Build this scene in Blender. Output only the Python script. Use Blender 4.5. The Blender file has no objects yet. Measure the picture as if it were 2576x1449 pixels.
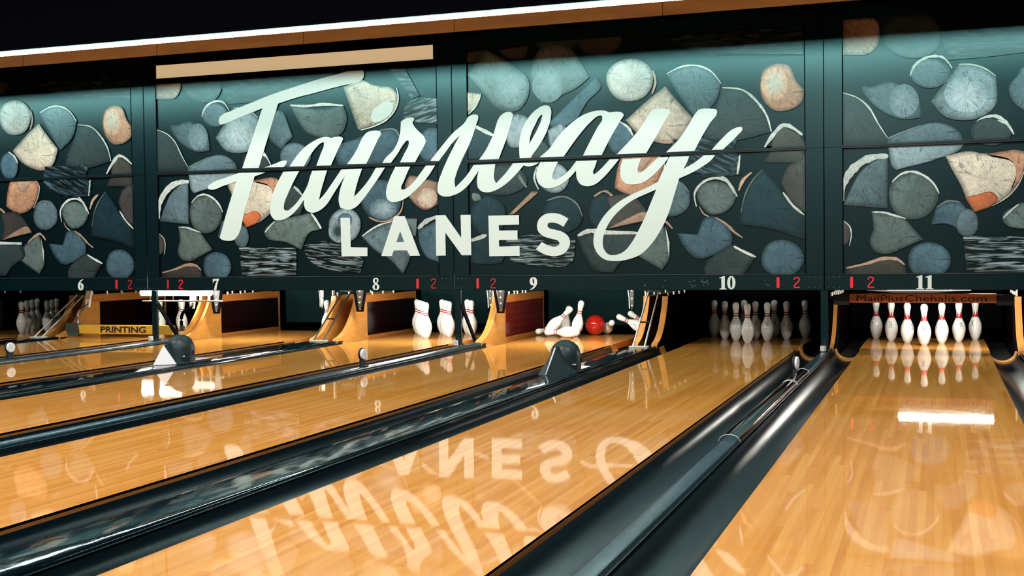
import bpy, bmesh, math, random
from math import sin, cos, pi, radians, atan2, sqrt
from mathutils import Vector, Matrix
from mathutils.geometry import tessellate_polygon
random.seed(7)
S = bpy.context.scene
COL = bpy.data.collections.new('scene'); S.collection.children.link(COL)

# ------------------------------------------------------------------ camera
CP = Vector((0.12124, -11.53428, 0.90346)); FOC = 3008.4
CR = Vector((0.94196839, 0.33547469, -0.01234012)); CU = Vector((0.00140251, 0.03282615, 0.99946009)); CF = Vector((-0.33569865, 0.94147712, -0.03045069))
cam = bpy.data.cameras.new('camera'); camo = bpy.data.objects.new('camera', cam); COL.objects.link(camo)
cam.sensor_width = 36; cam.lens = FOC * 36 / 2576; cam.clip_start = .05; cam.clip_end = 100
camo.matrix_world = Matrix(((CR.x, CU.x, -CF.x, CP.x), (CR.y, CU.y, -CF.y, CP.y), (CR.z, CU.z, -CF.z, CP.z), (0, 0, 0, 1)))
S.camera = camo
YM = -0.951                      # plane of the masking units
def fp(x, y):                    # a point of the masking plane, from where it shows in the photograph
    d = CF + CR * ((x - 1288) / FOC) + CU * ((724.5 - y) / FOC)
    t = (YM - CP.y) / d.y
    return (CP.x + d.x * t, CP.z + d.z * t)

# ------------------------------------------------------------------ materials
def srgb(c):
    return tuple(((v / 255) / 12.92 if v / 255 <= .04045 else ((v / 255 + .055) / 1.055) ** 2.4) for v in c) + (1,)
def mat(name, col, rough=.5, metal=0, spec=.5, tint=None, emit=None, es=0, noise=0, nscale=20, bump=0, bscale=200, coat=0, stretch=None):
    m = bpy.data.materials.new(name); m.use_nodes = True; nt = m.node_tree; b = nt.nodes['Principled BSDF']
    if len(col) == 3: col = srgb(col)
    b.inputs['Base Color'].default_value = col; b.inputs['Roughness'].default_value = rough; b.inputs['Metallic'].default_value = metal
    b.inputs['Specular IOR Level'].default_value = spec; b.inputs['Coat Weight'].default_value = coat; b.inputs['Coat Roughness'].default_value = .05
    if tint: b.inputs['Specular Tint'].default_value = tint
    if emit: b.inputs['Emission Color'].default_value = srgb(emit); b.inputs['Emission Strength'].default_value = es
    if noise or bump:
        tc = nt.nodes.new('ShaderNodeTexCoord'); mp = nt.nodes.new('ShaderNodeMapping'); nt.links.new(tc.outputs['Object'], mp.inputs[0])
        if stretch: mp.inputs['Scale'].default_value = stretch
    if noise:
        n = nt.nodes.new('ShaderNodeTexNoise'); n.inputs['Scale'].default_value = nscale; n.inputs['Detail'].default_value = 5
        nt.links.new(mp.outputs[0], n.inputs['Vector'])
        mx = nt.nodes.new('ShaderNodeMix'); mx.data_type = 'RGBA'; mx.blend_type = 'MIX'
        mx.inputs[6].default_value = tuple(c * (1 - noise) for c in col[:3]) + (1,); mx.inputs[7].default_value = tuple(min(1, c * (1 + noise)) for c in col[:3]) + (1,)
        nt.links.new(n.outputs['Fac'], mx.inputs[0]); nt.links.new(mx.outputs[2], b.inputs['Base Color'])
    if bump:
        n2 = nt.nodes.new('ShaderNodeTexNoise'); n2.inputs['Scale'].default_value = bscale; n2.inputs['Detail'].default_value = 3
        nt.links.new(mp.outputs[0], n2.inputs['Vector'])
        bp = nt.nodes.new('ShaderNodeBump'); bp.inputs['Strength'].default_value = bump; bp.inputs['Distance'].default_value = .01
        nt.links.new(n2.outputs['Fac'], bp.inputs['Height']); nt.links.new(bp.outputs[0], b.inputs['Normal'])
    return m
def lane_material(name, base, dark, light):
    m = bpy.data.materials.new(name); m.use_nodes = True; nt = m.node_tree; N = nt.nodes; L = nt.links; b = N['Principled BSDF']
    tc = N.new('ShaderNodeTexCoord'); sp = N.new('ShaderNodeSeparateXYZ'); L.new(tc.outputs['Object'], sp.inputs[0])
    def mth(op, a, bb=None, cc=None):
        n = N.new('ShaderNodeMath'); n.operation = op
        for i, v in enumerate((a, bb, cc)):
            if v is None: continue
            if isinstance(v, (int, float)): n.inputs[i].default_value = v
            else: L.new(v, n.inputs[i])
        return n.outputs[0]
    bx = mth('MULTIPLY', sp.outputs[0], 39 / 1.0541); bi = mth('FLOOR', bx); bf = mth('FRACT', bx)
    wn = N.new('ShaderNodeTexWhiteNoise'); wn.noise_dimensions = '1D'; L.new(bi, wn.inputs['W'])
    yy = mth('ADD', mth('MULTIPLY', sp.outputs[1], .9), mth('MULTIPLY', wn.outputs['Value'], 7.0)); yi = mth('FLOOR', yy); yf = mth('FRACT', yy)
    wn2 = N.new('ShaderNodeTexWhiteNoise'); wn2.noise_dimensions = '2D'; cb = N.new('ShaderNodeCombineXYZ'); L.new(bi, cb.inputs[0]); L.new(yi, cb.inputs[1]); L.new(cb.outputs[0], wn2.inputs['Vector'])
    mp = N.new('ShaderNodeMapping'); mp.inputs['Scale'].default_value = (55, 1.6, 1); L.new(tc.outputs['Object'], mp.inputs[0])
    g = N.new('ShaderNodeTexNoise'); g.inputs['Scale'].default_value = 1.0; g.inputs['Detail'].default_value = 6; L.new(mp.outputs[0], g.inputs['Vector'])
    big = N.new('ShaderNodeTexNoise'); big.inputs['Scale'].default_value = 1.3; big.inputs['Detail'].default_value = 3; L.new(tc.outputs['Object'], big.inputs['Vector'])
    f = mth('ADD', mth('MULTIPLY', wn2.outputs['Value'], .30), mth('ADD', mth('MULTIPLY', g.outputs['Fac'], .45), mth('MULTIPLY', big.outputs['Fac'], .35)))
    cr = N.new('ShaderNodeValToRGB'); e = cr.color_ramp.elements; e[0].position = .25; e[0].color = dark; e[1].position = .95; e[1].color = light
    e2 = cr.color_ramp.elements.new(.6); e2.color = base; L.new(f, cr.inputs[0])
    edge = mth('LESS_THAN', bf, .05); e3 = mth('MULTIPLY', edge, .14); seam = mth('LESS_THAN', yf, .004); e4 = mth('MAXIMUM', e3, mth('MULTIPLY', seam, .3))
    mx = N.new('ShaderNodeMix'); mx.data_type = 'RGBA'; mx.inputs[7].default_value = (dark[0] * .45, dark[1] * .4, dark[2] * .4, 1)
    L.new(e4, mx.inputs[0]); L.new(cr.outputs[0], mx.inputs[6]); L.new(mx.outputs[2], b.inputs['Base Color'])
    b.inputs['Roughness'].default_value = .032; b.inputs['IOR'].default_value = 1.5; b.inputs['Specular IOR Level'].default_value = .85
    wv = N.new('ShaderNodeTexNoise'); wv.inputs['Scale'].default_value = 9; wv.inputs['Detail'].default_value = 2; L.new(tc.outputs['Object'], wv.inputs['Vector'])
    bp = N.new('ShaderNodeBump'); bp.inputs['Strength'].default_value = .008; bp.inputs['Distance'].default_value = .01; L.new(wv.outputs['Fac'], bp.inputs['Height']); L.new(bp.outputs[0], b.inputs['Normal'])
    return m
M = {}
M['lane'] = lane_material('maple_lane', (.57, .246, .048, 1), (.46, .165, .026, 1), (.66, .345, .092, 1))
M['lane_side'] = mat('lane_side_wood', (.30, .105, .022, 1), .4, noise=.25, nscale=14)
M['gutter'] = mat('gutter_plastic', (.0015, .0065, .0095, 1), .28, spec=.2, bump=.05, bscale=14)
M['cap'] = mat('cap_plastic', (.0015, .005, .0075, 1), .07, spec=.6, bump=.22, bscale=9, stretch=(1, .35, 1))
M['capgrey'] = mat('cap_grey', (.014, .034, .046, 1), .25, spec=.4, bump=.1, bscale=20)
M['frame'] = mat('masking_paint', (.0004, .0062, .0090, 1), .30, spec=.50, tint=(.54, 1, 1, 1), noise=.15, nscale=30)
M['board'] = mat('print_backing', (.0004, .0045, .0068, 1), .30, spec=.50, tint=(.54, 1, 1, 1))
M['trim'] = mat('trim_metal', (.004, .014, .017, 1), .3, spec=.5)
M['black'] = mat('black_matte', (.0006, .0008, .002, 1), .9, spec=.04)
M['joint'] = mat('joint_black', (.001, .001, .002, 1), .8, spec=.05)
M['white'] = mat('white_vinyl', (.60, .65, .62, 1), .5, spec=.3)
M['wood'] = mat('kickback_maple', (.62, .27, .055, 1), .3, noise=.35, nscale=6, coat=.3, stretch=(1, 1, 3))
M['wood_edge'] = mat('kickback_edge', (.52, .235, .06, 1), .4, noise=.3, nscale=8)
M['rail'] = mat('kickback_rail', (.45, .16, .03, 1), .35, noise=.4, nscale=5, stretch=(1, .3, 4))
M['plate_dark'] = mat('side_plate_dark', (.008, .0015, .002, 1), .16, spec=.6)
M['plate_red'] = mat('side_plate_red', (.12, .012, .008, 1), .16, spec=.6)
M['rivet'] = mat('rivet_red', (.35, .07, .05, 1), .3, metal=.4)
M['fascia'] = mat('walnut_fascia', (.050, .0105, .0012, 1), .8, spec=.04, noise=.45, nscale=3, stretch=(.6, 1, 5))
M['curtain'] = mat('pit_curtain', (.0035, .018, .019, 1), .9, spec=.1, noise=.2, nscale=6)
M['pin'] = mat('pin_plastic', (.84, .86, .82, 1), .22, spec=.5, coat=.3)
M['pinhead'] = mat('pin_worn', (.74, .66, .52, 1), .35, noise=.18, nscale=60)
M['red'] = mat('pin_red', (.42, .018, .012, 1), .3)
M['emblem'] = mat('pin_print', (.03, .04, .045, 1), .5)
M['ball'] = mat('ball_red', (.42, .012, .008, 1), .08, spec=.6, coat=.5, noise=.25, nscale=12)
M['hood'] = mat('hood_plastic', (.006, .018, .020, 1), .42, spec=.4)
M['marker'] = mat('marker_reflector', (.80, .80, .82, 1), .4)
M['steel'] = mat('steel', (.42, .42, .40, 1), .3, metal=.9, bump=.05)
M['zinc'] = mat('zinc', (.70, .68, .62, 1), .38, metal=.4)
M['darksteel'] = mat('dark_steel', (.03, .035, .035, 1), .4, metal=.5)
M['yellow'] = mat('yellow_board', (.60, .34, .03, 1), .45, noise=.15, nscale=12)
M['orange'] = mat('orange_board', (.60, .125, .022, 1), .5, noise=.3, nscale=9)
M['ink'] = mat('black_ink', (.004, .004, .008, 1), .6)
M['bracket'] = mat('grey_green_bracket', (.03, .04, .03, 1), .6)
M['cream'] = mat('cream_screen', (.5, .42, .30, 1), .6, emit=(206, 178, 136), es=.80)
M['lamp'] = mat('lamp_diffuser', (.8, .9, .88, 1), .5, emit=(215, 255, 250), es=95)
M['tube'] = mat('pin_lamp_tube', (.9, .9, .9, 1), .5, emit=(255, 252, 240), es=300)
M['redlit'] = mat('lit_red', (.3, .01, .02, 1), .4, emit=(225, 22, 45), es=.55)
M['reddim'] = mat('dim_red', (.2, .01, .015, 1), .4, emit=(200, 20, 35), es=.30)
M['scuff'] = mat('scuffed_paint', (.05, .10, .105, 1), .6)
M['floor'] = mat('sub_floor', (.006, .007, .009, 1), .9)
M['approach'] = M['lane']
gl = bpy.data.materials.new('clear_sleeve'); gl.use_nodes = True; nt = gl.node_tree; nt.nodes.clear()
o_ = nt.nodes.new('ShaderNodeOutputMaterial'); mx_ = nt.nodes.new('ShaderNodeMixShader'); tr_ = nt.nodes.new('ShaderNodeBsdfTransparent'); gs_ = nt.nodes.new('ShaderNodeBsdfGlossy')
gs_.inputs['Roughness'].default_value = .08; tr_.inputs['Color'].default_value = (.85, .9, .92, 1); fr_ = nt.nodes.new('ShaderNodeFresnel'); fr_.inputs['IOR'].default_value = 1.5
nt.links.new(fr_.outputs[0], mx_.inputs[0]); nt.links.new(tr_.outputs[0], mx_.inputs[1]); nt.links.new(gs_.outputs[0], mx_.inputs[2]); nt.links.new(mx_.outputs[0], o_.inputs[0]); M['clear'] = gl

# printed photograph of split logs: colour from the print, grain drawn from each log's own centre
def log_material():
    m = bpy.data.materials.new('log_print'); m.use_nodes = True; nt = m.node_tree; N = nt.nodes; L = nt.links; b = N['Principled BSDF']
    b.inputs['Roughness'].default_value = .30; b.inputs['Specular IOR Level'].default_value = .55; b.inputs['Specular Tint'].default_value = (.60, 1, 1, 1)
    at = N.new('ShaderNodeAttribute'); at.attribute_name = 'print'; uv = N.new('ShaderNodeUVMap'); uv.uv_map = 'logs'
    sp = N.new('ShaderNodeSeparateXYZ'); L.new(uv.outputs[0], sp.inputs[0])
    def mth(op, a, bb=None, cl=False):
        n = N.new('ShaderNodeMath'); n.operation = op; n.use_clamp = cl
        for i, v in enumerate((a, bb)):
            if v is None: continue
            if isinstance(v, (int, float)): n.inputs[i].default_value = v
            else: L.new(v, n.inputs[i])
        return n.outputs[0]
    def comb(a, bb, c=0.0):
        n = N.new('ShaderNodeCombineXYZ')
        for i, v in enumerate((a, bb, c)):
            if isinstance(v, (int, float)): n.inputs[i].default_value = v
            else: L.new(v, n.inputs[i])
        return n.outputs[0]
    def noi(vec, sc, det=4, dist=0):
        n = N.new('ShaderNodeTexNoise'); n.inputs['Scale'].default_value = sc; n.inputs['Detail'].default_value = det; n.inputs['Distortion'].default_value = dist; L.new(vec, n.inputs['Vector']); return n.outputs['Fac']
    geo = N.new('ShaderNodeTexCoord').outputs['Object']
    x, y = sp.outputs[0], sp.outputs[1]
    r = mth('SQRT', mth('ADD', mth('MULTIPLY', x, x), mth('MULTIPLY', y, y))); th = mth('ARCTAN2', y, x)
    ct = mth('COSINE', th); st = mth('SINE', th)
    n0 = noi(geo, 7, 3); n1 = noi(geo, 28, 5)
    ring = mth('SINE', mth('ADD', mth('MULTIPLY', r, 260), mth('MULTIPLY', n0, 22)))
    rad = noi(comb(mth('MULTIPLY', ct, 2.6), mth('MULTIPLY', st, 2.6), mth('ADD', mth('MULTIPLY', r, 2.5), mth('MULTIPLY', n0, 1.2))), 1.5, 4, .4)
    crack = mth('SUBTRACT', 1, mth('MULTIPLY', mth('ABSOLUTE', mth('SUBTRACT', rad, .52)), 70), True)
    vo = N.new('ShaderNodeTexVoronoi'); vo.feature = 'DISTANCE_TO_EDGE'; vo.inputs['Scale'].default_value = 1
    L.new(comb(mth('MULTIPLY', th, 7), mth('MULTIPLY', r, 34), mth('MULTIPLY', n0, 3)), vo.inputs['Vector'])
    fine = mth('MULTIPLY', mth('SUBTRACT', 1, mth('MULTIPLY', vo.outputs['Distance'], 14), True), .24)
    br = mth('ADD', mth('ADD', .42, mth('MULTIPLY', n0, .85)), mth('ADD', mth('MULTIPLY', ring, .05), mth('MULTIPLY', n1, .5)))
    br = mth('MULTIPLY', br, mth('SUBTRACT', 1, mth('MULTIPLY', crack, .8)))
    br = mth('MULTIPLY', br, mth('SUBTRACT', 1, fine))
    # along-the-grain logs
    g = noi(comb(mth('MULTIPLY', x, 4), mth('MULTIPLY', y, 46)), 1.0, 5, 1.3)
    gb = mth('MULTIPLY', mth('SUBTRACT', g, .47, True), 6.0)
    k = at.outputs['Alpha']
    mixf = N.new('ShaderNodeMix'); mixf.data_type = 'FLOAT'; L.new(mth('GREATER_THAN', k, .75), mixf.inputs[0]); L.new(br, mixf.inputs[2]); L.new(gb, mixf.inputs[3])
    flat = N.new('ShaderNodeMix'); flat.data_type = 'FLOAT'; L.new(mth('LESS_THAN', k, .25), flat.inputs[0]); L.new(mixf.outputs[0], flat.inputs[2]); L.new(mth('ADD', .45, mth('MULTIPLY', n1, 1.0)), flat.inputs[3])
    vm = N.new('ShaderNodeVectorMath'); vm.operation = 'SCALE'; L.new(at.outputs['Color'], vm.inputs[0]); L.new(flat.outputs[0], vm.inputs['Scale']); L.new(vm.outputs[0], b.inputs['Base Color'])
    return m
M['logs'] = log_material()

# ------------------------------------------------------------------ mesh helpers
class MB:
    def __init__(s): s.v = []; s.f = []; s.mi = []; s.sm = []
    def add(s, vs, fs, mi=0, sm=False):
        o = len(s.v); s.v += [tuple(v) for v in vs]
        for f in fs: s.f.append(tuple(i + o for i in f)); s.mi.append(mi); s.sm.append(sm)
        return s
    def box(s, a, b, mi=0):
        (x0, y0, z0), (x1, y1, z1) = a, b
        x0, x1 = sorted((x0, x1)); y0, y1 = sorted((y0, y1)); z0, z1 = sorted((z0, z1))
        v = [(x0, y0, z0), (x1, y0, z0), (x1, y1, z0), (x0, y1, z0), (x0, y0, z1), (x1, y0, z1), (x1, y1, z1), (x0, y1, z1)]
        return s.add(v, [(0, 3, 2, 1), (4, 5, 6, 7), (0, 1, 5, 4), (1, 2, 6, 5), (2, 3, 7, 6), (3, 0, 4, 7)], mi)
    def bevbox(s, a, b, r=.004, mi=0):
        bm = bmesh.new(); c = [(p + q) / 2 for p, q in zip(a, b)]; d = [abs(q - p) for p, q in zip(a, b)]
        bmesh.ops.create_cube(bm, size=1, matrix=Matrix.Translation(c) @ Matrix.Diagonal((*d, 1)))
        bmesh.ops.bevel(bm, geom=bm.edges[:], offset=min(r, min(d) * .45), segments=2, affect='EDGES')
        bm.verts.index_update(); s.add([v.co[:] for v in bm.verts], [[v.index for v in f.verts] for f in bm.faces], mi); bm.free(); return s
    def tube(s, pts, r, n=10, mi=0, cap=True):
        pts = [Vector(p) for p in pts]; rs = r if isinstance(r, (list, tuple)) else [r] * len(pts)
        vs = []; up = Vector((0, 0, 1)); 
        for i, p in enumerate(pts):
            t = (pts[min(i + 1, len(pts) - 1)] - pts[max(i - 1, 0)]).normalized()
            a = t.cross(up); a = a if a.length > .05 else t.cross(Vector((1, 0, 0))); a.normalize(); b = t.cross(a)
            for k in range(n): vs.append(p + (a * cos(2 * pi * k / n) + b * sin(2 * pi * k / n)) * rs[i])
        fs = [(i * n + k, i * n + (k + 1) % n, (i + 1) * n + (k + 1) % n, (i + 1) * n + k) for i in range(len(pts) - 1) for k in range(n)]
        s.add(vs, fs, mi, True)
        if cap: s.add(vs[:n], [tuple(range(n))], mi); s.add(vs[-n:], [tuple(reversed(range(n)))], mi)
        return s
    def lathe(s, prof, n=32, mi=0, c=(0, 0, 0)):
        vs = [(c[0] + r * cos(2 * pi * k / n), c[1] + r * sin(2 * pi * k / n), c[2] + z) for r, z in prof for k in range(n)]
        s.add(vs, [(i * n + k, i * n + (k + 1) % n, (i + 1) * n + (k + 1) % n, (i + 1) * n + k) for i in range(len(prof) - 1) for k in range(n)], mi, True); return s
    def prism(s, poly, fn, d0, d1, mi=0, holes=(), front_only=False):
        # poly in 2D (a, b); fn(a, b, d) -> 3D
        loops = [list(poly)] + [list(h) for h in holes]; fl = [p for l in loops for p in l]
        tri = tessellate_polygon([[Vector((p[0], p[1], 0)) for p in l] for l in loops]); n = len(fl)
        vs = [fn(a, b, d0) for a, b in fl]; s.add(vs, [tuple(t) for t in tri], mi)
        if not front_only:
            s.add([fn(a, b, d1) for a, b in fl], [tuple(reversed(t)) for t in tri], mi)
            for l in loops:
                m = len(l); s.add([fn(a, b, d0) for a, b in l] + [fn(a, b, d1) for a, b in l], [(i, (i + 1) % m, m + (i + 1) % m, m + i) for i in range(m)], mi)
        return s
    def build(s, name, mats, parent=None, loc=None, fix=True):
        me = bpy.data.meshes.new(name); me.from_pydata(s.v, [], s.f)
        for m in (mats if isinstance(mats, (list, tuple)) else [mats]): me.materials.append(M[m] if isinstance(m, str) else m)
        for p, mi, sm in zip(me.polygons, s.mi, s.sm): p.material_index = mi; p.use_smooth = sm
        if fix:
            bm = bmesh.new(); bm.from_mesh(me); bmesh.ops.remove_doubles(bm, verts=bm.verts, dist=1e-5); bmesh.ops.recalc_face_normals(bm, faces=bm.faces); bm.to_mesh(me); bm.free()
        o = bpy.data.objects.new(name, me); COL.objects.link(o)
        if parent is not None: o.parent = parent
        if loc is not None: o.location = loc
        return o
def tag(o, label=None, cat=None, group=None, kind=None):
    if label: o['label'] = label
    if cat: o['category'] = cat
    if group: o['group'] = group
    if kind: o['kind'] = kind
    return o
def thing(name, label, cat, loc=(0, 0, 0), rz=0, group=None):
    o = bpy.data.objects.new(name, None); COL.objects.link(o); o.empty_display_size = .05; o.location = loc; o.rotation_euler = (0, 0, rz)
    return tag(o, label, cat, group)
def kids(o): return [c for c in list(COL.objects) if c.parent == o]
def copy_tree(o, parent=None):
    ch = kids(o); c = o.copy(); COL.objects.link(c)
    if parent is not None: c.parent = parent
    for k in ch: copy_tree(k, c)
    return c
def smooth(pts, corners=(), n=5, closed=True):
    # Catmull-Rom through the points; flagged points stay sharp
    m = len(pts); out = []
    rng = range(m if closed else m - 1)
    for i in rng:
        p1 = pts[i]; p2 = pts[(i + 1) % m]; p0 = pts[(i - 1) % m] if (closed or i > 0) else p1; p3 = pts[(i + 2) % m] if (closed or i + 2 < m) else p2
        c1 = i in corners; c2 = ((i + 1) % m) in corners
        if c1 and c2: out.append(p1); continue
        if c1: p0 = (p1[0] - (p2[0] - p1[0]) * .01, p1[1] - (p2[1] - p1[1]) * .01)
        if c2: p3 = (p2[0] + (p2[0] - p1[0]) * .01, p2[1] + (p2[1] - p1[1]) * .01)
        l = sqrt((p2[0] - p1[0]) ** 2 + (p2[1] - p1[1]) ** 2)
        def tang(a, b, c):
            la = sqrt((b[0] - a[0]) ** 2 + (b[1] - a[1]) ** 2) + 1e-9; lb = sqrt((c[0] - b[0]) ** 2 + (c[1] - b[1]) ** 2) + 1e-9
            return ((b[0] - a[0]) / la * lb / (la + lb) + (c[0] - b[0]) / lb * la / (la + lb), (b[1] - a[1]) / la * lb / (la + lb) + (c[1] - b[1]) / lb * la / (la + lb))
        t1 = tang(p0, p1, p2); t2 = tang(p1, p2, p3)
        for k in range(n):
            t = k / n; h0 = 2 * t ** 3 - 3 * t * t + 1; h1 = t ** 3 - 2 * t * t + t; h2 = -2 * t ** 3 + 3 * t * t; h3 = t ** 3 - t * t
            out.append(tuple(h0 * p1[j] + h1 * l * t1[j] + h2 * p2[j] + h3 * l * t2[j] for j in (0, 1)))
    if not closed: out.append(pts[-1])
    return out
CROP = {'C1': (500, 160, 8.05), 'C2': (500, 320, 4.83), 'C3': (780, 160, 5.572), 'C4': (860, 380, 8.05), 'C5': (1060, 240, 7.244), 'C6': (1080, 380, 6.44),
        'C7': (1330, 240, 4.6), 'C8': (1460, 370, 4.83), 'L1': (840, 520, 7.1556), 'L2': (1180, 520, 7.1556), 'D3': (380, 80, 3.22), 'D4': (380, 380, 3.22),
        'B5': (1130, 60, 2.576), 'B6': (1130, 370, 2.576), 'R7': (2050, 0, 4.025), 'R8': (2050, 340, 3.8137), 'Z1': (0, 0, 4.025), 'Z2': (0, 360, 4.025)}
def parse(s, dx=0, scale_n=5, closed=True):
    # 'C1 10,20* 30,40 C2 ...' : survey points on the masking plane, * marks a corner
    pts = []; cor = set(); c = None
    for w in s.split():
        if w in CROP: c = CROP[w]; continue
        st = w.endswith('*'); a, b = w.rstrip('*').split(',')
        if st: cor.add(len(pts))
        X, Z = fp(c[0] + float(a) / c[2], c[1] + float(b) / c[2]); pts.append((X + dx, Z))
    return smooth(pts, cor, scale_n, closed)
M['lampcover'] = mat('lamp_cover', (.9, .92, .9, 1), .5, emit=(255,255,250), es=1.0)
HP = 435
# ------------------------------------------------------------------ sign lettering
SCRIPT = [
 ('C1 480,1232 440,1232 418,1180 430,1100 480,1045 640,970 950,845 1500,625 2030,450 2576,280 C3 400,150 520,112 610,98 700,92 745,92* 752,104 752,205 740,222 720,240 500,300 300,350 0,432 C1 2100,660 1617,812* C2 735,495* 535,500* C1 1300,905* 900,1070 600,1195', []),
 ('C2 805,490* 930,445 1050,405 1076,408 1075,430 1040,486*', []),
 ('C2 500,555* 815,550* 750,575 685,598* 640,760 560,1040 455,1350 430,1370 360,1380 290,1366 262,1345* 340,1060 462,660* 300,715 160,760 125,750 118,725 160,685 330,615', []),
 ('C2 1110,478* 1180,372 1300,240 1420,160 1500,127 1570,120 1612,132* 1680,117 1735,120 1758,140 1745,175 1700,270 1612,465* 1435,468* 1490,320 1528,205 1525,185 1500,190 1430,250 1350,360 1285,475*', []),
 ('C2 1035,540* 1225,535* 1160,660 1090,810 1042,950 1045,1000 1078,1015 1140,975 1240,860 1330,700 1360,600 1385,530* 1565,525* 1530,640 1490,780 1465,887* 1520,830 1620,690 C2 1738,515* C4 420,358* 330,620 285,790 257,928* 390,790 550,590 700,340* 882,335* 800,470 600,760 430,990 300,1130 200,1180 110,1190 20,1160 C2 1740,985 1710,920 1715,800 1745,690 1782,592* 1650,800 1560,940 1460,1020 1380,1040 1310,1005 1285,940 1284,880* 1200,1000 1100,1090 1000,1130 930,1125 880,1060 872,960 900,830 960,680', []),
 ('C3 525,1410* 600,1310 665,1200 770,1000 800,970 870,945 940,940 990,955 998,980 960,1060 880,1230 795,1405*', []),
 ('C3 862,740 880,670 950,600 1050,545 1120,535 1165,565 1172,620 1140,700 1050,780 960,820 900,822 868,790', []),
 ('C3 1020,1395* 1060,1330 1170,1220 1235,1100 1270,960 1280,815* 1320,785 1400,760 1450,758 1465,780 1445,820 1465,875 1530,950 1600,1020 1628,1080 1600,1160 1540,1270 1480,1382* 1268,1385* 1330,1260 1390,1130 1392,1095 1370,1078 1330,1115 1230,1270 1140,1392*', []),
 ('C4 1095,320* 1395,315* 1330,450 1260,620 1212,740 1215,770 1250,782 1300,765 1450,640 1600,450 1710,295* 1895,292* 1800,450 1650,640 1450,840 1280,970 1130,1025 1000,1025 930,970 905,870 930,700 1000,510', []),
 ('C5 170,1195* 330,990 580,690 820,465 855,400 910,365 980,350 1035,365 1045,410 1010,520 950,720 870,920 725,1225 C6 440,380 415,500 430,590* 610,400 725,228* 1075,212* 1062,310 1052,430 1065,480 1090,522* 1250,350 1360,200* 1790,185* 1680,240 1600,250 1535,232* 1400,390 1250,530 1080,635 950,670 850,650 795,590 780,520 785,410 808,318* 650,540 500,670 400,715 300,737 205,725 150,680 140,600 160,480 200,370 C5 465,1205 580,970 710,725* 580,860 400,1100 325,1200*', []),
 ('C5 1060,1175* 1180,1000 1300,760 1500,330 1555,307 1630,305 1675,340 1660,430 1560,780 1415,1165*', []),
 ('C5 1800,1150* 1790,1000 1800,800 1850,600 1950,420 2100,260 2250,185 2330,195 2370,265 2365,400 2320,580 2200,840 2010,1115* 2010,1142*', ['C5 1968,895* 2000,720 2080,540 2180,370 2216,348* 2190,460 2120,620 2030,790']),
 ('C7 130,718* 240,620 350,470 500,320 650,220 780,180 880,178 940,198* 1010,190 1080,200 1100,220 1060,300 950,490 850,690* 632,698* 700,560 800,370 857,260 850,238 810,240 720,310 580,470 408,710*', []),
 ('C7 1022,683* 1150,550 1300,370 1400,215 1430,170 1490,155 1580,158 1640,175 1640,195 1590,280 1500,440 1365,668*', []),
 ('C7 1592,660* 1740,510 1860,330 1940,200 1970,168 2030,155 2110,155 2180,175 2182,195 2100,320 2000,490 1920,642*', []),
 ('C7 2118,633* 2230,510 2390,380 2430,368 2470,372 2474,390 2420,460 2250,627*', []),
 ('C7 140,772* 345,768* 310,840 280,920 285,965 310,975 370,950 460,880 555,760* 795,752* 770,830 750,900 765,915* 830,860 940,742* 1050,738* 960,850 860,960 760,1035 680,1052 600,1025 560,960 553,870* 470,960 380,1030 280,1070 190,1070 120,1020 92,940 105,840', []),
 ('C8 520,150* 742,137* 710,230 700,290 715,312 760,295 850,220 945,128* 1068,120* 1070,140* 960,270 830,390 740,440 640,455 560,445 510,400 488,320 495,220', []),
 ('C8 1085,118* 1325,112* 1300,180 1255,267* 1380,195 1505,100* 1640,97* 1600,150 1480,240 1330,325 1205,380* 1150,560 1080,790 1000,970 880,1160 740,1300 600,1360 430,1385 300,1365 210,1290 165,1180 170,1070 210,970 300,825 440,690 600,590 800,500 945,422* 1000,300', ['C8 925,515* 800,570 650,640 500,750 360,910 300,1030 275,1150 290,1240 340,1300 430,1310 530,1270 620,1170 700,1030 780,870 850,700']),
]
BLOCK = [
 ('L1 128,200* 298,200* 312,728* 612,735* 612,890* 148,895*', []),
 ('L1 1095,172* 1285,172* 1558,882* 1375,885* 1325,785* 1085,788* 1050,888* 862,888*', ['L1 1200,440* 1275,635* 1132,638*']),
 ('L1 1838,155* 2010,150* 2300,560* 2288,148* 2468,145* 2480,872* 2310,874* 2014,465* 2020,880* 1850,882*', []),
 ('L2 355,162* 905,150* 908,322* 540,332* 545,430* 878,425* 880,595* 545,602* 548,718* 915,708* 918,885* 372,892*', []),
 ('L2 1795,215* 1705,360* 1600,305 1500,285 1430,300 1418,350 1450,385 1560,415 1700,460 1800,550 1825,650 1790,760 1700,850 1560,887 1420,875 1300,825 1210,765* 1315,635* 1420,690 1520,718 1600,705 1635,660 1610,615 1500,580 1350,530 1250,440 1230,330 1270,220 1370,140 1500,115 1640,135', []),
]
def plane(y): return lambda a, b, d: (a, y + d, b)
sg = thing('sign_lettering', 'large white two-line lettering, flowing script above spaced capitals, across the middle masking panels', 'sign', (-3.6, YM - .0100, 1.0))
sb = MB()
for s, hs in SCRIPT:
    sb.prism(parse(s), lambda a, b, d: (a + 3.6, d, b - 1.0), -.0015, .0015, holes=[parse(h) for h in hs])
sb.build('script_word', 'white', sg, fix=False)
for s, hs in BLOCK:
    MB().prism(parse(s), lambda a, b, d: (a + 3.6, d, b - 1.0), -.0015, .0015, holes=[parse(h) for h in hs]).build('capital_letter', 'white', sg, fix=False)

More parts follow.
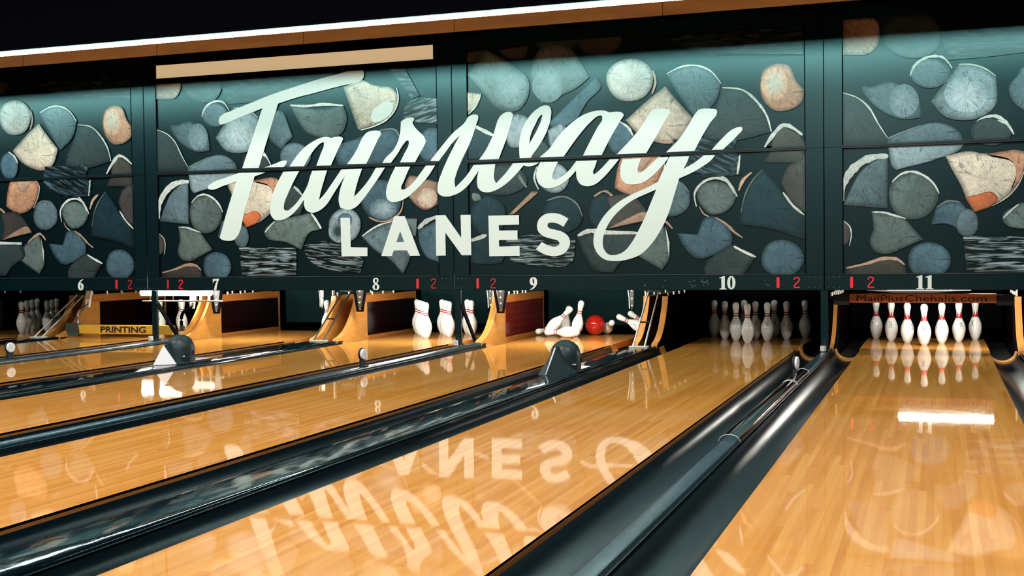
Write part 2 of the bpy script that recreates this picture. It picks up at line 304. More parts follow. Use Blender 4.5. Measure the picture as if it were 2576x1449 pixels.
# ------------------------------------------------------------------ printed log pile
CL = {'ll': (.50, .56, .58), 'bl': (.115, .165, .190), 'lb': (.27, .34, .37), 'nv': (.011, .030, .042), 'dg': (.035, .048, .050), 'or': (.60, .29, .175), 'cr': (.66, .54, .43), 'wh': (.60, .56, .52),
      'gg': (.12, .155, .150), 'br': (.060, .050, .045), 'tn': (.42, .26, .18), 'rim': (.66, .68, .64), 'rd': (.17, .20, .19), 'rt': (.50, .31, .22), 'do': (.62, .16, .055), 'bb': (.070, .125, .165)}
A_ART = '''e dg R7 985,350 305,240
p tn R7 240,185* 400,175 570,175 640,230 655,320 640,440 560,540 430,560 240,555*
g dg D3 560,400* 1500,330* 1300,470 900,560 620,590*
e bl R7 1165,745 205,145
r rim 22 R7 965,770 1000,680 1090,600 1200,570 1300,585 1388,690
p bl R7 480,880 560,880 760,830 930,900 1060,1040 1072,1190* 900,1210 700,1140 560,1030
h lb/bl R7 900,1020 150,165
p bl D3 985,690 1010,640 1070,650 1110,740 1150,850* 1055,950* 960,860 940,760
p lb R7 1455,655* 1560,650 1720,700 1830,780* 1845,950 1830,1060 1700,1180 1500,1220 1330,1190 1170,1030*
h ll/lb R7 1530,960 220,180
r rim 12 R7 1455,652 1600,655 1740,705 1830,770
p dg R7 200,935* 280,935 400,975 520,1050 620,1190 735,1400* 740,1500* 200,1500*
r rim 12 R7 275,940 420,985 540,1080 640,1250 735,1395
p bl R7 735,1400* 900,1340 1070,1270 1230,1240 1400,1290 1480,1360 1500,1460* 735,1460*
r rd 12 R7 735,1400 900,1335 1070,1270
e dg R7 1800,1330 200,130
r rim 26 R7 1595,1285 1700,1200 1820,1175 1930,1230 1995,1350
p gg D3 1130,600* 1350,625 1560,600* 1590,700 1540,830 1480,860 1350,850 1270,820 1180,700
r rim 22 D3 1130,595 1250,603 1400,588 1560,598
p cr D3 1560,450* 1640,410 1720,395 1790,425 1850,440 1960,460 2000,520 1995,600 1930,700 1830,750 1680,795*
r rim 14 D3 1990,450 2005,540 1975,640 1900,720 1810,765 1700,797
g bl D3 1940,300* 2060,300* 2180,520* 2110,540*
g lb D3 2050,620* 2100,560 2330,540* 2330,740* 2200,740 2050,700*
p bb D3 1500,950 1560,900* 1850,800* 1990,800 2015,860 1990,1000 1900,1075* 1520,1090*
r rd 14 D3 1850,800 1990,800 2015,860
p bb D3 2190,830 2250,780 2340,790* 2340,1055* 2250,1060 2170,980
e bl D3 1170,1010 125,110
e dg D3 850,1060 110,90
r rim 14 D3 885,985 935,1012 972,1080
p lb R8 700,70* 1440,70* 1400,130 1200,220 780,335* 740,300 720,220
p bl R8 700,205* 600,230 450,340 350,500 275,670* 697,705*
r rim 62 R8 262,640 275,480 350,345 470,245 600,205 705,202
e gg R8 945,585 240,232
r rim 18 R8 740,450 830,372 930,350 1050,390 1150,480 1192,560
p cr R8 1250,200* 1500,155 1600,175 1900,140* 2010,160 2010,300 1960,450 1850,580 1720,660 1530,740* 1450,600 1400,480 1320,340
p or R8 1640,180* 1900,140* 2010,160 2010,300 1960,450 1880,540* 1930,400 1900,260
p do R8 1440,600* 1560,570 1700,545 1755,610 1720,660 1530,740*
r rim 8 R8 2006,350 1960,460 1850,590 1700,680
p bb R8 1160,700 1280,640 1400,650 1475,760 1475,880 1430,970* 1370,900 1250,850 1110,860* 1140,760
r rd 14 R8 1170,690 1280,630 1400,645
p gg R8 545,740* 650,740 860,800 950,900 1040,1000* 900,1060 640,1140 570,1110 525,1020 560,900
r rim 16 R8 545,738 650,740 780,775 870,800
e br R8 262,940 80,120
r rim 10 R8 262,815 330,870 350,940 330,1060
p br R8 300,1275* 500,1230 680,1180 800,1190 865,1250 880,1360* 300,1360*
r rt 26 R8 300,1275 500,1230 680,1180 800,1195 862,1245
e bb R8 1095,1200 205,178
e bl D4 735,690 60,95
g lb D4 715,775* 1180,785* 1180,1000* 740,1000*
g lb D4 1230,760* 1460,730 1725,880* 1700,985* 1450,960 1280,880
p dg D4 1090,300* 1165,280* 1250,400* 1200,520 1090,480
r rim 22 D4 1160,288 1190,315 1228,360
p gg D4 1010,560* 1300,500* 1385,630* 1290,660 1220,800* 1100,740 930,690 920,650
r rim 20 D4 1300,505 1340,560 1382,630
r rim 12 D4 925,660 965,610 1005,570
e lb D4 1575,600 130,135
h dg/lb D4 1520,650 75,85
r rd 10 D4 1440,620 1450,690 1500,735 1545,745
h bl/bb D4 1575,560 60,60
e bb D4 1870,400 165,165
h lb/bb D4 1880,470 110,85
r rt 16 D4 1765,535 1850,570 1960,550 2030,480 2045,400
p tn D4 2060,280 2100,200 2180,215 2240,230* 2330,250* 2330,430* 2230,480 2130,420
h cr/tn D4 2240,380 80,80
p gg D4 2060,545* 2160,545* 2150,690* 2090,680*
p bl D4 1710,690* 1850,610 1960,570 2100,600 2130,750 2090,900 2045,1000* 1950,890 1800,790
r rim 14 D4 1712,690 1780,640 1850,600 1960,570
p bb D4 2165,640* 2340,555* 2340,900* 2250,870 2180,760
r rim 34 D4 2165,630 2230,570 2330,530
r rd 8 D4 780,1008 900,1003 1100,1010'''
B_ART = '''e dg B5 700,110 150,70
e br B5 970,110 150,95
g dg B5 1330,90* 1700,60* 2290,20* 2290,200* 1700,200*
p br B5 100,190* 240,165* 200,240 100,250*
p br B5 310,170* 520,140* 500,220* 400,230
p gg B5 240,170* 400,260 520,380 510,480 450,560 340,560 200,420 120,330*
h lb/gg B5 400,430 110,110
p gg B5 600,150 760,140 860,260 910,345* 850,400 760,450 600,520* 560,440 530,320
h lb/gg B5 640,400 100,110
p bb B5 950,350* 985,400 900,500 830,620* 700,680 640,650* 760,530
p lb B5 640,690* 720,640* 800,720 760,830* 660,800
p cr B5 105,445* 210,455* 160,540 105,590*
r rim 14 B5 205,455 175,530 125,585
p nv B5 120,700* 170,660* 290,720* 240,880* 120,880*
r rim 24 B5 160,660 220,690 290,725
p lb B5 370,640 400,600 450,585 510,610 525,700 480,790 400,800 365,740
e dg B5 560,820 90,70
e wh B5 1172,365 152,142
r rt 14 B5 1320,300 1338,380 1315,455
p bl B5 1410,330* 1500,280 1600,270 1700,310 1760,390* 1740,480 1690,550* 1600,620* 1500,480
r rim 10 B5 1410,325 1500,280 1600,270 1700,310 1762,388
p dg B5 1770,430* 1850,415 1950,460 2040,560 2090,700* 1900,750 1665,770* 1650,720 1730,540
r rim 12 B5 1770,415 1900,428 2000,510 2060,600 2088,700
e bb B5 1110,745 85,105
r rim 14 B5 1105,635 1160,670 1192,725
p cr B5 1400,405* 1480,500 1580,610* 1520,740 1430,778 1320,760 1210,700 1145,625* 1270,510
p tn B5 1525,735* 1430,778 1320,762* 1430,750
p or B5 2015,400 2040,300 2120,260 2200,270 2250,370 2300,430* 2290,500 2200,560 2120,565 2040,500
h cr/or B5 2110,390 85,110
p br B5 2080,820* 2110,720 2170,660* 2290,740 2320,800* 2320,900* 2040,900*
r rim 22 B5 2045,800 2100,720 2168,655 2290,722
e lb B6 680,200 95,100
r rim 10 B6 570,125 552,200 580,275
e dg B6 340,215 165,100
r rd 20 B6 450,180 480,230 505,262
e nv B6 255,450 115,130
e nv B6 735,440 130,120
r rd 10 B6 630,350 740,320 830,370 865,450
p tn B6 385,440* 540,285* 585,290* 420,435*
p rd B6 150,300 200,310 210,340* 160,350
p nv B6 140,615* 240,570* 340,640 350,740 250,760 140,750*
r rim 26 B6 145,605 190,590 245,570
g lb B6 370,600* 600,560 820,600* 800,740 560,770 400,740*
e nv B6 1000,420 95,118
r rt 14 B6 940,320 1010,285 1060,320 1085,360
p or Z2 65,640* 80,500 110,370* 360,370* 400,420 385,530 340,640 210,715 120,680
p tn Z2 180,370* 330,370* 260,500* 200,480
r rim 10 Z2 360,370 402,430 390,540 340,660
e bl Z2 465,730 122,155
r rd 10 Z2 350,660 420,590 510,600 580,680
p gg Z2 630,700 640,640 740,590 840,620 900,700 880,780 820,850 730,865 660,790
r rim 22 Z2 630,800 615,690 680,590 780,565 860,620 905,720
r rim 26 Z2 730,490 790,540 850,610 885,690
r rt 12 Z2 650,800 680,860 720,885
p nv Z2 1075,495* 1150,590 1240,740 1370,880* 1370,1080* 1150,990 930,950* 925,850 960,700 1010,570
r rt 26 Z2 915,670 945,580 1000,520
r rd 10 Z2 935,850 960,700 1010,580 1075,495
r rim 20 Z2 1215,685 1290,800 1362,872
p br Z2 1200,600* 1240,480 1380,380* 1380,860* 1290,790
p bb Z2 680,900 760,885 840,960 880,1080 870,1120* 760,1200 640,1230 560,1150 500,1020* 640,1030* 660,960
r rt 22 Z2 760,890 840,950 890,1010 950,1060
p gg Z2 400,920* 450,1100 450,1240 405,1325* 280,1240 165,1150* 260,1030
r rt 26 Z2 290,1005 350,950 410,918 470,985
p rim Z2 420,960* 452,1100* 450,1230* 435,1100*
p br Z2 10,715* 180,700 260,780 330,910* 200,940 20,985* 40,870
p tn Z2 20,985* 200,935* 330,905* 300,850 150,900
p dg Z2 880,1110* 1040,1220* 960,1380* 700,1380* 690,1310
r rim 26 Z2 890,1130 960,1175 1042,1220
e bb Z2 1220,1230 145,155
p dg Z2 0,1010* 150,1000* 150,1100 60,1280 0,1340*
p dg B6 830,580* 1000,545 1220,560* 1250,650 1120,740 1060,815* 950,800 880,700
r rim 26 B6 835,575 900,545 1000,552 1220,556
g bb B6 1590,60* 1880,60* 1890,180* 1640,200*
g bb Z2 460,240* 900,220* 880,520* 600,520* 450,400
r rim 12 B6 1885,50 1878,110 1868,178'''
def art(lines, dx, X0, X1, Z0, Z1, base):
    mb = MB(); cols = []; uvs = []; k = 0
    for ln in lines.split('\n'):
        w = ln.split(' ', 2); kind, c = w[0], CL[w[1].split('/')[0]]; c2 = CL[w[1].split('/')[-1]]; rest = w[2]; dd = 0
        crop = None
        if kind == 'r': wd, rest = rest.split(' ', 1)
        crop = rest.split()[0]
        d0 = {'R7': -6.92, 'R8': -6.92, 'Z1': 6.914, 'Z2': 6.914}.get(crop, 0) + dx
        if kind in 'eh':
            a, b_ = rest.split()[1:3]; cx, cy = map(float, a.split(',')); rx, ry = map(float, b_.split(','))
            q = ' '.join('%.1f,%.1f' % (cx + rx * cos(t) * (1 + .03 * sin(3 * t + cx)), cy + ry * sin(t) * (1 + .03 * cos(2 * t + cy))) for t in [i * 2 * pi / 20 for i in range(20)])
            poly = parse(crop + ' ' + q, d0, 2)
        elif kind == 'r':
            c0 = CROP[crop]; line = parse(rest, d0, 4, False); h = float(wd) / c0[2] / 268 / 2; n = len(line); up = []; dn = []
            for i, p in enumerate(line):
                q0 = line[max(i - 1, 0)]; q1 = line[min(i + 1, n - 1)]; tx, tz = q1[0] - q0[0], q1[1] - q0[1]; l = sqrt(tx * tx + tz * tz) + 1e-9
                hh = h * (.35 + .75 * sin(pi * (i + .4) / (n - .2))) * (1 + random.uniform(-.25, .25))
                up.append((p[0] - tz / l * hh, p[1] + tx / l * hh)); dn.append((p[0] + tz / l * hh, p[1] - tx / l * hh))
            poly = up + dn[::-1]
        else: poly = parse(rest, d0, 4)
        # keep inside the panel opening
        poly = [(min(max(x, X0), X1), min(max(z, Z0), Z1)) for x, z in poly]
        clean = []
        for p in poly:
            if not clean or abs(p[0] - clean[-1][0]) + abs(p[1] - clean[-1][1]) > 1e-4: clean.append(p)
        if len(clean) > 2 and abs(clean[0][0] - clean[-1][0]) + abs(clean[0][1] - clean[-1][1]) < 1e-4: clean.pop()
        if len(clean) < 3: continue
        xs = [p[0] for p in clean]; zs = [p[1] for p in clean]
        if max(xs) - min(xs) < .01 or max(zs) - min(zs) < .01: continue
        if kind != 'r':
            # ragged sawn outline, as printed
            pass
        k += 1; y = -.00009 * k
        tri = tessellate_polygon([[Vector((p[0], p[1], 0)) for p in clean]])
        cx, cz = sum(xs) / len(xs), sum(zs) / len(zs)
        if kind == 'p': cz -= 0.10 * (max(zs) - min(zs))
        a = 1.0 if kind == 'g' else (.0 if kind == 'r' else .5)
        if kind == 'g': ang = atan2(clean[len(clean) // 3][1] - clean[0][1], clean[len(clean) // 3][0] - clean[0][0]) * .6
        fl = .66 + .26 * random.random()
        gx = random.uniform(-1, 1); gz = random.uniform(.2, 1); W2 = (max(xs) - min(xs)) / 2; H2 = (max(zs) - min(zs)) / 2
        mx_, mz_ = sum(xs) / len(xs), sum(zs) / len(zs)
        def shade(p):
            return 1 + .28 * ((p[0] - mx_) / W2 * gx + (p[1] - mz_) / H2 * gz) if kind != 'r' else 1
        faces = []
        if kind in 'eph':
            K = .80 if kind != 'h' else .35; inner = [(mx_ + (p[0] - mx_) * K, mz_ + (p[1] - mz_) * K) for p in clean]; n = len(clean)
            for i in range(n):
                j = (i + 1) % n
                ed = .30 if kind != 'h' else -1
                faces += [([clean[i], clean[j], inner[j]], (ed, ed, 1)), ([clean[i], inner[j], inner[i]], (ed, 1, 1))]
            for t in tri: faces.append(([inner[i] for i in t], (1, 1, 1)))
        else:
            for t in tri: faces.append(([clean[i] for i in t], (1, 1, 1)))
        for v, ks in faces:
            mb.add([(p[0] - base[0], base[1] + y, p[1] - base[2]) for p in v], [(0, 1, 2)])
            for p, kk in zip(v, ks):
                g_ = (fl * kk * shade(p)) if kk > 0 else 1.0; q_ = c if kk > 0 else c2
                cols.append((q_[0] * g_, q_[1] * g_, q_[2] * g_, a))
                ux, uz = p[0] - cx, p[1] - cz
                if kind == 'g': ux, uz = ux * cos(ang) + uz * sin(ang) + k * 3.1, -ux * sin(ang) + uz * cos(ang) + k * 1.7
                uvs.append((ux, uz))
    return mb, cols, uvs
def print_mesh(name, parent, lines, dx, X0, X1, Z0, Z1, base):
    mb, cols, uvs = art(lines, dx, X0, X1, Z0, Z1, base)
    o = mb.build(name, 'logs', parent, fix=False); me = o.data
    ca = me.color_attributes.new('print', 'FLOAT_COLOR', 'CORNER'); uvl = me.uv_layers.new(name='logs')
    for i in range(len(me.loops)): ca.data[i].color = cols[i]; uvl.data[i].uv = uvs[i]
    # faces toward the hall
    bm = bmesh.new(); bm.from_mesh(me); bm.normal_update(); bmesh.ops.reverse_faces(bm, faces=[f for f in bm.faces if f.normal.y > 0]); bm.to_mesh(me); bm.free()
    return o

# ------------------------------------------------------------------ digits
def ell(cx, cy, rx, ry, n=20): return [(cx + rx * cos(2 * pi * i / n), cy + ry * sin(2 * pi * i / n)) for i in range(n)]
def sm(pts, cor=()): return smooth(pts, set(cor), 5, True)
_9 = [(1350, 145), (1480, 170), (1560, 270), (1590, 400), (1570, 560), (1490, 690), (1380, 800), (1250, 865), (1160, 880), (1130, 850), (1230, 810), (1330, 720), (1395, 605), (1310, 620), (1200, 570), (1140, 460), (1140, 330), (1190, 210), (1270, 155)]
_9h = [(1345, 210), (1385, 290), (1405, 400), (1405, 500), (1380, 535), (1340, 500), (1310, 400), (1310, 290)]
nz = lambda P: [((x - 1130) / 735, (880 - y) / 735) for x, y in P]
fl = lambda P: [(.626 - x, 1 - y) for x, y in P]
GL = {'9': (.626, sm(nz(_9), (8, 9, 12)), [sm(nz(_9h))]), '6': (.626, fl(sm(nz(_9), (8, 9, 12))), [fl(sm(nz(_9h)))]),
      '0': (.62, ell(.31, .5, .31, .5, 28), [ell(.31, .5, .085, .42)]),
      '1': (.56, [(.02, 0), (.54, 0), (.54, .06), (.42, .09), (.42, 1), (.34, 1), (.02, .88), (.02, .82), (.16, .84), (.16, .09), (.02, .06)], []),
      '8': (.62, sm([(.31, 1), (.48, .96), (.55, .8), (.47, .62), (.42, .55), (.56, .42), (.62, .25), (.53, .06), (.3, 0), (.08, .06), (0, .22), (.06, .40), (.18, .5), (.08, .62), (.05, .8), (.13, .95)]), [ell(.31, .77, .1, .16), ell(.3, .25, .11, .18)]),
      '7': (.62, sm([(0, .98), (.62, 1), (.62, .93), (.44, .5), (.33, 0), (.1, 0), (.22, .42), (.42, .82), (.12, .82), (.07, .66), (0, .66)], (0, 1, 2, 4, 5, 7, 8, 9, 10)), [])}
def ribbon(path, w, n=5):
    line = smooth(path, set(), n, False); up = []; dn = []
    for i, p in enumerate(line):
        q0 = line[max(i - 1, 0)]; q1 = line[min(i + 1, len(line) - 1)]; tx, tz = q1[0] - q0[0], q1[1] - q0[1]; l = sqrt(tx * tx + tz * tz) + 1e-9
        up.append((p[0] - tz / l * w, p[1] + tx / l * w)); dn.append((p[0] + tz / l * w, p[1] - tx / l * w))
    return up + dn[::-1]
RED1 = [(.13, 0), (.29, 0), (.34, .06), (.34, .94), (.29, 1), (.13, 1), (.08, .94), (.08, .06)]
RED2a = ribbon([(.02, .74), (.08, .9), (.28, .96), (.46, .86), (.44, .66), (.26, .46), (.06, .24), (.03, .07)], .055)
def digit(ch, x, z, h, y, m, name, parent, squash=1.0, label=None):
    w, out, hs = GL[ch] if ch in GL else (.5, None, None)
    mb = MB(); f = lambda a, b, d: (x + (a - w / 2) * h * squash, y + d, z + b * h)
    mb.prism(out, f, -.002, .002, holes=hs); return mb.build(name, m, parent, fix=False)

# ------------------------------------------------------------------ masking units
UN = [(-11.2, -7.73, 'B', -6.914), (-7.73, -4.235, 'A', 0), (-4.235, -.80, 'B', 0), (-.80, 2.64, 'A', 6.92)]
NUM = {0: [('6', -8.579)], 1: [('7', -6.883), ('8', -5.061)], 2: [('9', -3.435), ('10', -1.632)], 3: [('11', .017)]}
RD = {0: [('1', -8.115, 1), ('2', -7.948, 0)], 1: [('1', -7.469, 0), ('2', -7.313, 1), ('1', -4.615, 1), ('2', -4.452, 0)],
      2: [('1', -3.992, 1), ('2', -3.839, 0), ('1', -1.19, 1), ('2', -1.034, 1)], 3: [('1', -.573, 1), ('2', -.42, 1)]}
ULAB = ['log print masking unit at far left, above the lane marked 6', 'log print masking unit under the cream light box, marked 7 and 8 along its bottom',
        'log print masking unit with the end of the script word, marked 9 and 10', 'log print masking unit at the right, marked 11, without white lettering']
for ui, (x0, x1, im, dx) in enumerate(UN):
    cx = (x0 + x1) / 2; u = thing('masking_unit', ULAB[ui], 'masking unit', (cx, YM, .54), 0, 'masking units over the pin decks')
    g = .004; a0 = x0 + g - cx; a1 = x1 - g - cx; pl = x0 + .157 - cx; pr_ = x1 - .157 - cx; B = .54; TP = 2.835 - B; yb = .02
    fr = MB()
    fr.bevbox((a0, -.006, .0), (a1, .03, .13), .003)                       # number rail
    fr.bevbox((a0, -.006, TP), (a1, .03, 2.965 - B), .003)                 # head rail
    for (p, q) in ((a0, pl), (pr_, a1)):
        fr.bevbox((p, -.006, .1305), (q, .03, 1.7575 - B), .003); fr.bevbox((p, -.006, 1.7595 - B), (q, .03, TP - .0005), .003)
    fr.build('frame', 'frame', u, fix=False)
    tm = MB(); tm.tube([(pl - .003, -.006, .137), (pr_ + .003, -.006, .137)], .0045, 6)
    tm.build('panel_trim', 'trim', u, fix=False)
    for xx in (pl, pr_): MB().box((xx - .0045, -.0075, .137), (xx + .0045, .01, TP)).build('panel_gasket', 'joint', u, fix=False)
    lo = MB().box((pl, .006, .13), (pr_, .02, 1.745 - B)).build('lower_panel', 'board', u)
    up = MB().box((pl, .006, 1.775 - B), (pr_, .02, TP)).build('upper_panel', 'board', u)
    ln = A_ART if im == 'A' else B_ART
    for par, z0, z1 in ((lo, .67, 1.745), (up, 1.775, 2.835)):
        print_mesh('log_print', par, ln, dx, x0 + .157, x1 - .157, z0, z1, (cx, -.0055, B))
    sbm = MB().bevbox((pl - .012, -.026, 1.747 - B), (pr_ + .012, .006, 1.758 - B), .003); sbm.bevbox((pl - .012, -.022, 1.761 - B), (pr_ + .012, .006, 1.773 - B), .003)
    sbm.build('split_rail', 'trim', u, fix=False)
    rv = MB()
    for xx in (a0 + .03, a0 + .075, a0 + .12, a1 - .03, a1 - .075, a1 - .12):
        for zz in (.022, .112): rv.tube([(xx, -.006, zz), (xx, -.009, zz)], .004, 8)
    rv.build('rivet', 'scuff', u, fix=False)['kind'] = 'stuff'
    for s, X in NUM[ui]:
        if len(s) == 1: digit(s, X - cx, .004, .118, -.012, 'white', 'lane_number', u)
        else:
            mb = MB(); xx = X - cx - .037
            for ch in s:
                w, out, hs = GL[ch]; o_x = xx; mb.prism(out, lambda a, b, d: (o_x + (a - w / 2) * .118, -.012 + d, .006 + b * .118), -.002, .002, holes=hs); xx += .073
            mb.build('lane_number', 'white', u, fix=False)
    for s, X, on in RD[ui]:
        mb = MB(); h = .095; f = lambda a, b, d: (X - cx + (a - .22) * h, -.011 + d, .018 + b * h)
        if s == '1': mb.prism(RED1, f, -.001, .001)
        else:
            mb.prism(RED2a, f, -.001, .001); mb.prism([(.0, 0), (.52, 0), (.52, .11), (.0, .11)], f, -.001, .001)
        mb.build('ball_indicator', 'redlit' if on else 'reddim', u, fix=False)
    if ui == 2:
        random.seed(3)
        for X, n in ((-2.35, 3), (-2.22, 2), (-1.95, 8), (-1.83, 9), (-1.28, 3)):
            for _ in range(n):
                xx = X - cx + random.uniform(-.03, .03); zz = .06 + random.uniform(-.03, .03); r = random.uniform(.003, .011)
                sc = MB(); sc.prism([(xx + r * random.uniform(.5, 1.5) * cos(t), zz + r * .5 * random.uniform(.5, 1.4) * sin(t)) for t in [i * 2 * pi / 8 for i in range(8)]], lambda a, b, d: (a, -.0068, b), 0, 0, front_only=True); sc.build('paint_chip', 'scuff', u, fix=False)
random.seed(11)
# cream light box at the head of the second unit
lb = thing('light_box', 'long cream-lit light box strip in a black frame above the script word', 'light box', (-5.975, YM, 2.69))
q = MB(); w = 1.615
q.bevbox((-w, -.05, 0), (w, -.008, .055), .004).bevbox((-w, -.05, .193), (w, -.008, .262), .004).bevbox((-w, -.05, .0555), (-w + .045, -.008, .1925), .003).bevbox((w - .045, -.05, .0555), (w, -.008, .1925), .003)
q.build('frame', 'joint', lb, fix=False)
MB().box((-w + .045, -.03, .0555), (w - .045, -.012, .1925)).build('lit_screen', 'cream', lb)
# ------------------------------------------------------------------ lanes
LX = {5: -10.25, 6: -8.47, 7: -6.80, 8: -4.955, 9: -3.36, 10: -1.60, 11: 0.0, 12: 1.77}
HW = .527; GW = .235
WHICH = {5: 'the far left edge', 6: 'the 6', 7: 'the 7', 8: 'the 8', 9: 'the 9', 10: 'the 10', 11: 'the 11'}
LLAB = {5: 'thin far left sliver of varnished lane beyond the yellow PRINTING board', 6: 'varnished bowling lane running to the yellow PRINTING board', 7: 'varnished bowling lane with one lone pin left at its end',
        8: 'varnished bowling lane leading to the bright unhit pins near the centre post', 9: 'varnished bowling lane with the red ball and tumbling pins at its end',
        10: 'varnished bowling lane ending in a dark shaded pin deck, mirroring the lettering', 11: 'varnished bowling lane at the right running to pins with red crowns', 12: 'next varnished bowling lane beyond the right edge'}
Y0, YD, YE = -14.0, -.66, .95
for n in (5, 6, 7, 8, 9, 10, 11):
    X = LX[n]; t = thing('bowling_lane', LLAB[n], 'bowling lane', (X, 0, 0), 0, 'varnished bowling lanes')
    m = MB(); m.add([(-HW, Y0, 0), (HW, Y0, 0), (HW, YD - .002, 0), (-HW, YD - .002, 0)], [(0, 1, 2, 3)]); m.build('lane_surface', 'lane', t, fix=False)
    m = MB(); m.box((-HW + .0005, Y0, -.060), (HW - .0005, YD - .003, -.0122)); m.box((-HW + .003, Y0, -.0120), (HW - .003, YD - .003, -.0012), 1); m.build('lane_edge', ['lane_side', 'joint'], t)
    m = MB(); m.bevbox((-HW, YD, -.06), (HW, -.4505, 0.0), .001); m.bevbox((-HW - .012, -.45, -.06), (HW + .012, YE, 0.0), .002); m.build('pin_deck', 'lane', t, fix=False)
# gutters: half-round troughs each side of each lane
GA = [(cos(a) * .109, -sin(a) * .093) for a in [pi * i / 18 for i in range(19)]]
def gutter(x, y0, y1, lab):
    m = MB(); out = [(p, q - .022) for p, q in GA]; inn = [(p * 1.04, (q - .022) - .006) for p, q in GA]; n = len(out)
    ys = [y0 + (y1 - y0) * i / 8 for i in range(9)]
    vs = [(p, y, q) for y in ys for p, q in out]; m.add(vs, [(j * n + i, j * n + i + 1, (j + 1) * n + i + 1, (j + 1) * n + i) for j in range(8) for i in range(n - 1)], 0, True)
    vs = [(p, y, q) for y in ys for p, q in inn]; m.add(vs, [(j * n + i + 1, j * n + i, (j + 1) * n + i, (j + 1) * n + i + 1) for j in range(8) for i in range(n - 1)], 0, True)
    o = m.build('gutter', 'gutter', None, (x, 0, 0), fix=False); tag(o, lab, 'gutter', 'black gutters beside the lanes'); return o
GN = {5: ('the farthest left lane', ''), 6: ('the PRINTING board lane', ''), 7: ('the lane with the lone pin', ''), 8: ('the lane of bright pins', ''), 9: ('the lane with the red ball', ''),
      10: ('the lane with the shaded pins', ''), 11: ('the lane with red-crowned pins', '')}
for n in range(5, 12):
    gutter(LX[n] - HW - .1175, Y0, -.46, 'dark round gutter along the left side of ' + GN[n][0])
    gutter(LX[n] + HW + .1175, Y0, -.46, 'dark round gutter along the right side of ' + GN[n][0])
# division caps
def cap(n1, lab, wide):
    xa = LX[n1] + HW + GW + .002; xb = LX[n1 + 1] - HW - GW - .002; cx = (xa + xb) / 2; h = (xb - xa) / 2
    t = thing('division_cap', lab, 'lane divider', (cx, 0, 0), 0, 'dividers between the gutters')
    nseg = 12; top = .012 if wide else .016
    prof = [(-h, -.075)] + [(h * cos(pi - pi * i / nseg) , -.004 + top * sin(pi * i / nseg) ** (.45 if not wide else .7)) for i in range(nseg + 1)] + [(h, -.075)]
    m = MB(); k = len(prof); ys = [Y0, -10, -7.1, -5, -3.6, -2.2, -1.2, -.42]
    vs = [(p, y, q) for y in ys for p, q in prof]; m.add(vs, [(j * k + i, j * k + i + 1, (j + 1) * k + i + 1, (j + 1) * k + i) for j in range(len(ys) - 1) for i in range(k - 1)], 0, True)
    m.add([(p, Y0, q) for p, q in prof], [tuple(range(k))]); m.add([(p, -.42, q) for p, q in prof], [tuple(reversed(range(k)))])
    m.build('cap_cover', 'cap' if wide else 'capgrey', t, fix=False)
    m = MB(); m.tube([(-h, Y0, -.016), (-h, -.42, -.016)], .004, 6); m.tube([(h, Y0, -.016), (h, -.42, -.016)], .004, 6)
    m.build('cap_edge', 'trim', t, fix=False); return t, cx, h
CAPL = {5: ('wide black divider left of the yellow PRINTING board', True), 6: ('narrow divider with the white disc at the far left', False), 7: ('wide divider carrying the hood with the white triangle', True),
        8: ('narrow divider carrying the white disc below the 8', False), 9: ('wide glossy black divider carrying the dark hood at the middle', True), 10: ('narrow grey divider with the clear sleeve', False), 11: ('wide divider at the bottom right corner', True)}
CX = {}
for n in (5, 6, 7, 8, 9, 10):
    t, cx, h = cap(n, *CAPL[n]); CX[n] = cx
m = MB(); m.bevbox((LX[11] + .764, Y0, -.075), (LX[11] + 1.0, -.42, .008), .01); o = m.build('division_cap', 'cap', None, fix=False); tag(o, CAPL[11][0], 'lane divider', 'dividers between the gutters')
# clear sleeve clipped over the narrow grey divider
cs = thing('clear_sleeve', 'clear plastic sleeve over the narrow grey divider at the right', 'sleeve', (CX[10], 0, 0))
for (ya, yb) in ((-5.95, -3.55), (-3.5, -2.75)):
    m = MB(); arc = [(.05 * cos(pi * i / 12), .002 + .034 * sin(pi * i / 12)) for i in range(13)]
    m.add([(p, y, q) for y in (ya, yb) for p, q in arc], [(i, i + 1, 14 + i, 13 + i) for i in range(12)], 0, True); m.build('sleeve_shell', 'clear', cs, fix=False)
    for y in (ya, yb): MB().tube([(p, y, q) for p, q in arc], .0014, 6).build('sleeve_rim', 'zinc', cs, fix=False)
# pit floor and setting
def struct(o): o['kind'] = 'structure'; return o
struct(MB().box((-16, -20, -.22), (6, 4, -.135)).build('floor', 'floor'))
struct(MB().box((-16, 3.2, -.135), (6, 3.3, 5)).build('wall_back', 'black'))
struct(MB().box((-16.1, -20, -.135), (-16, 3.3, 5)).build('wall_left', 'black'))
struct(MB().box((6, -20, -.135), (6.1, 3.3, 5)).build('wall_right', 'black'))
struct(MB().box((-16, -20.1, -.135), (6, -20, 5)).build('wall_front', 'black'))
struct(MB().box((-16, -20, 5), (6, 3.3, 5.1)).build('ceiling', 'black'))
struct(MB().box((-16, -.9, 2.97), (6, -.86, 5)).build('wall_soffit', 'black'))
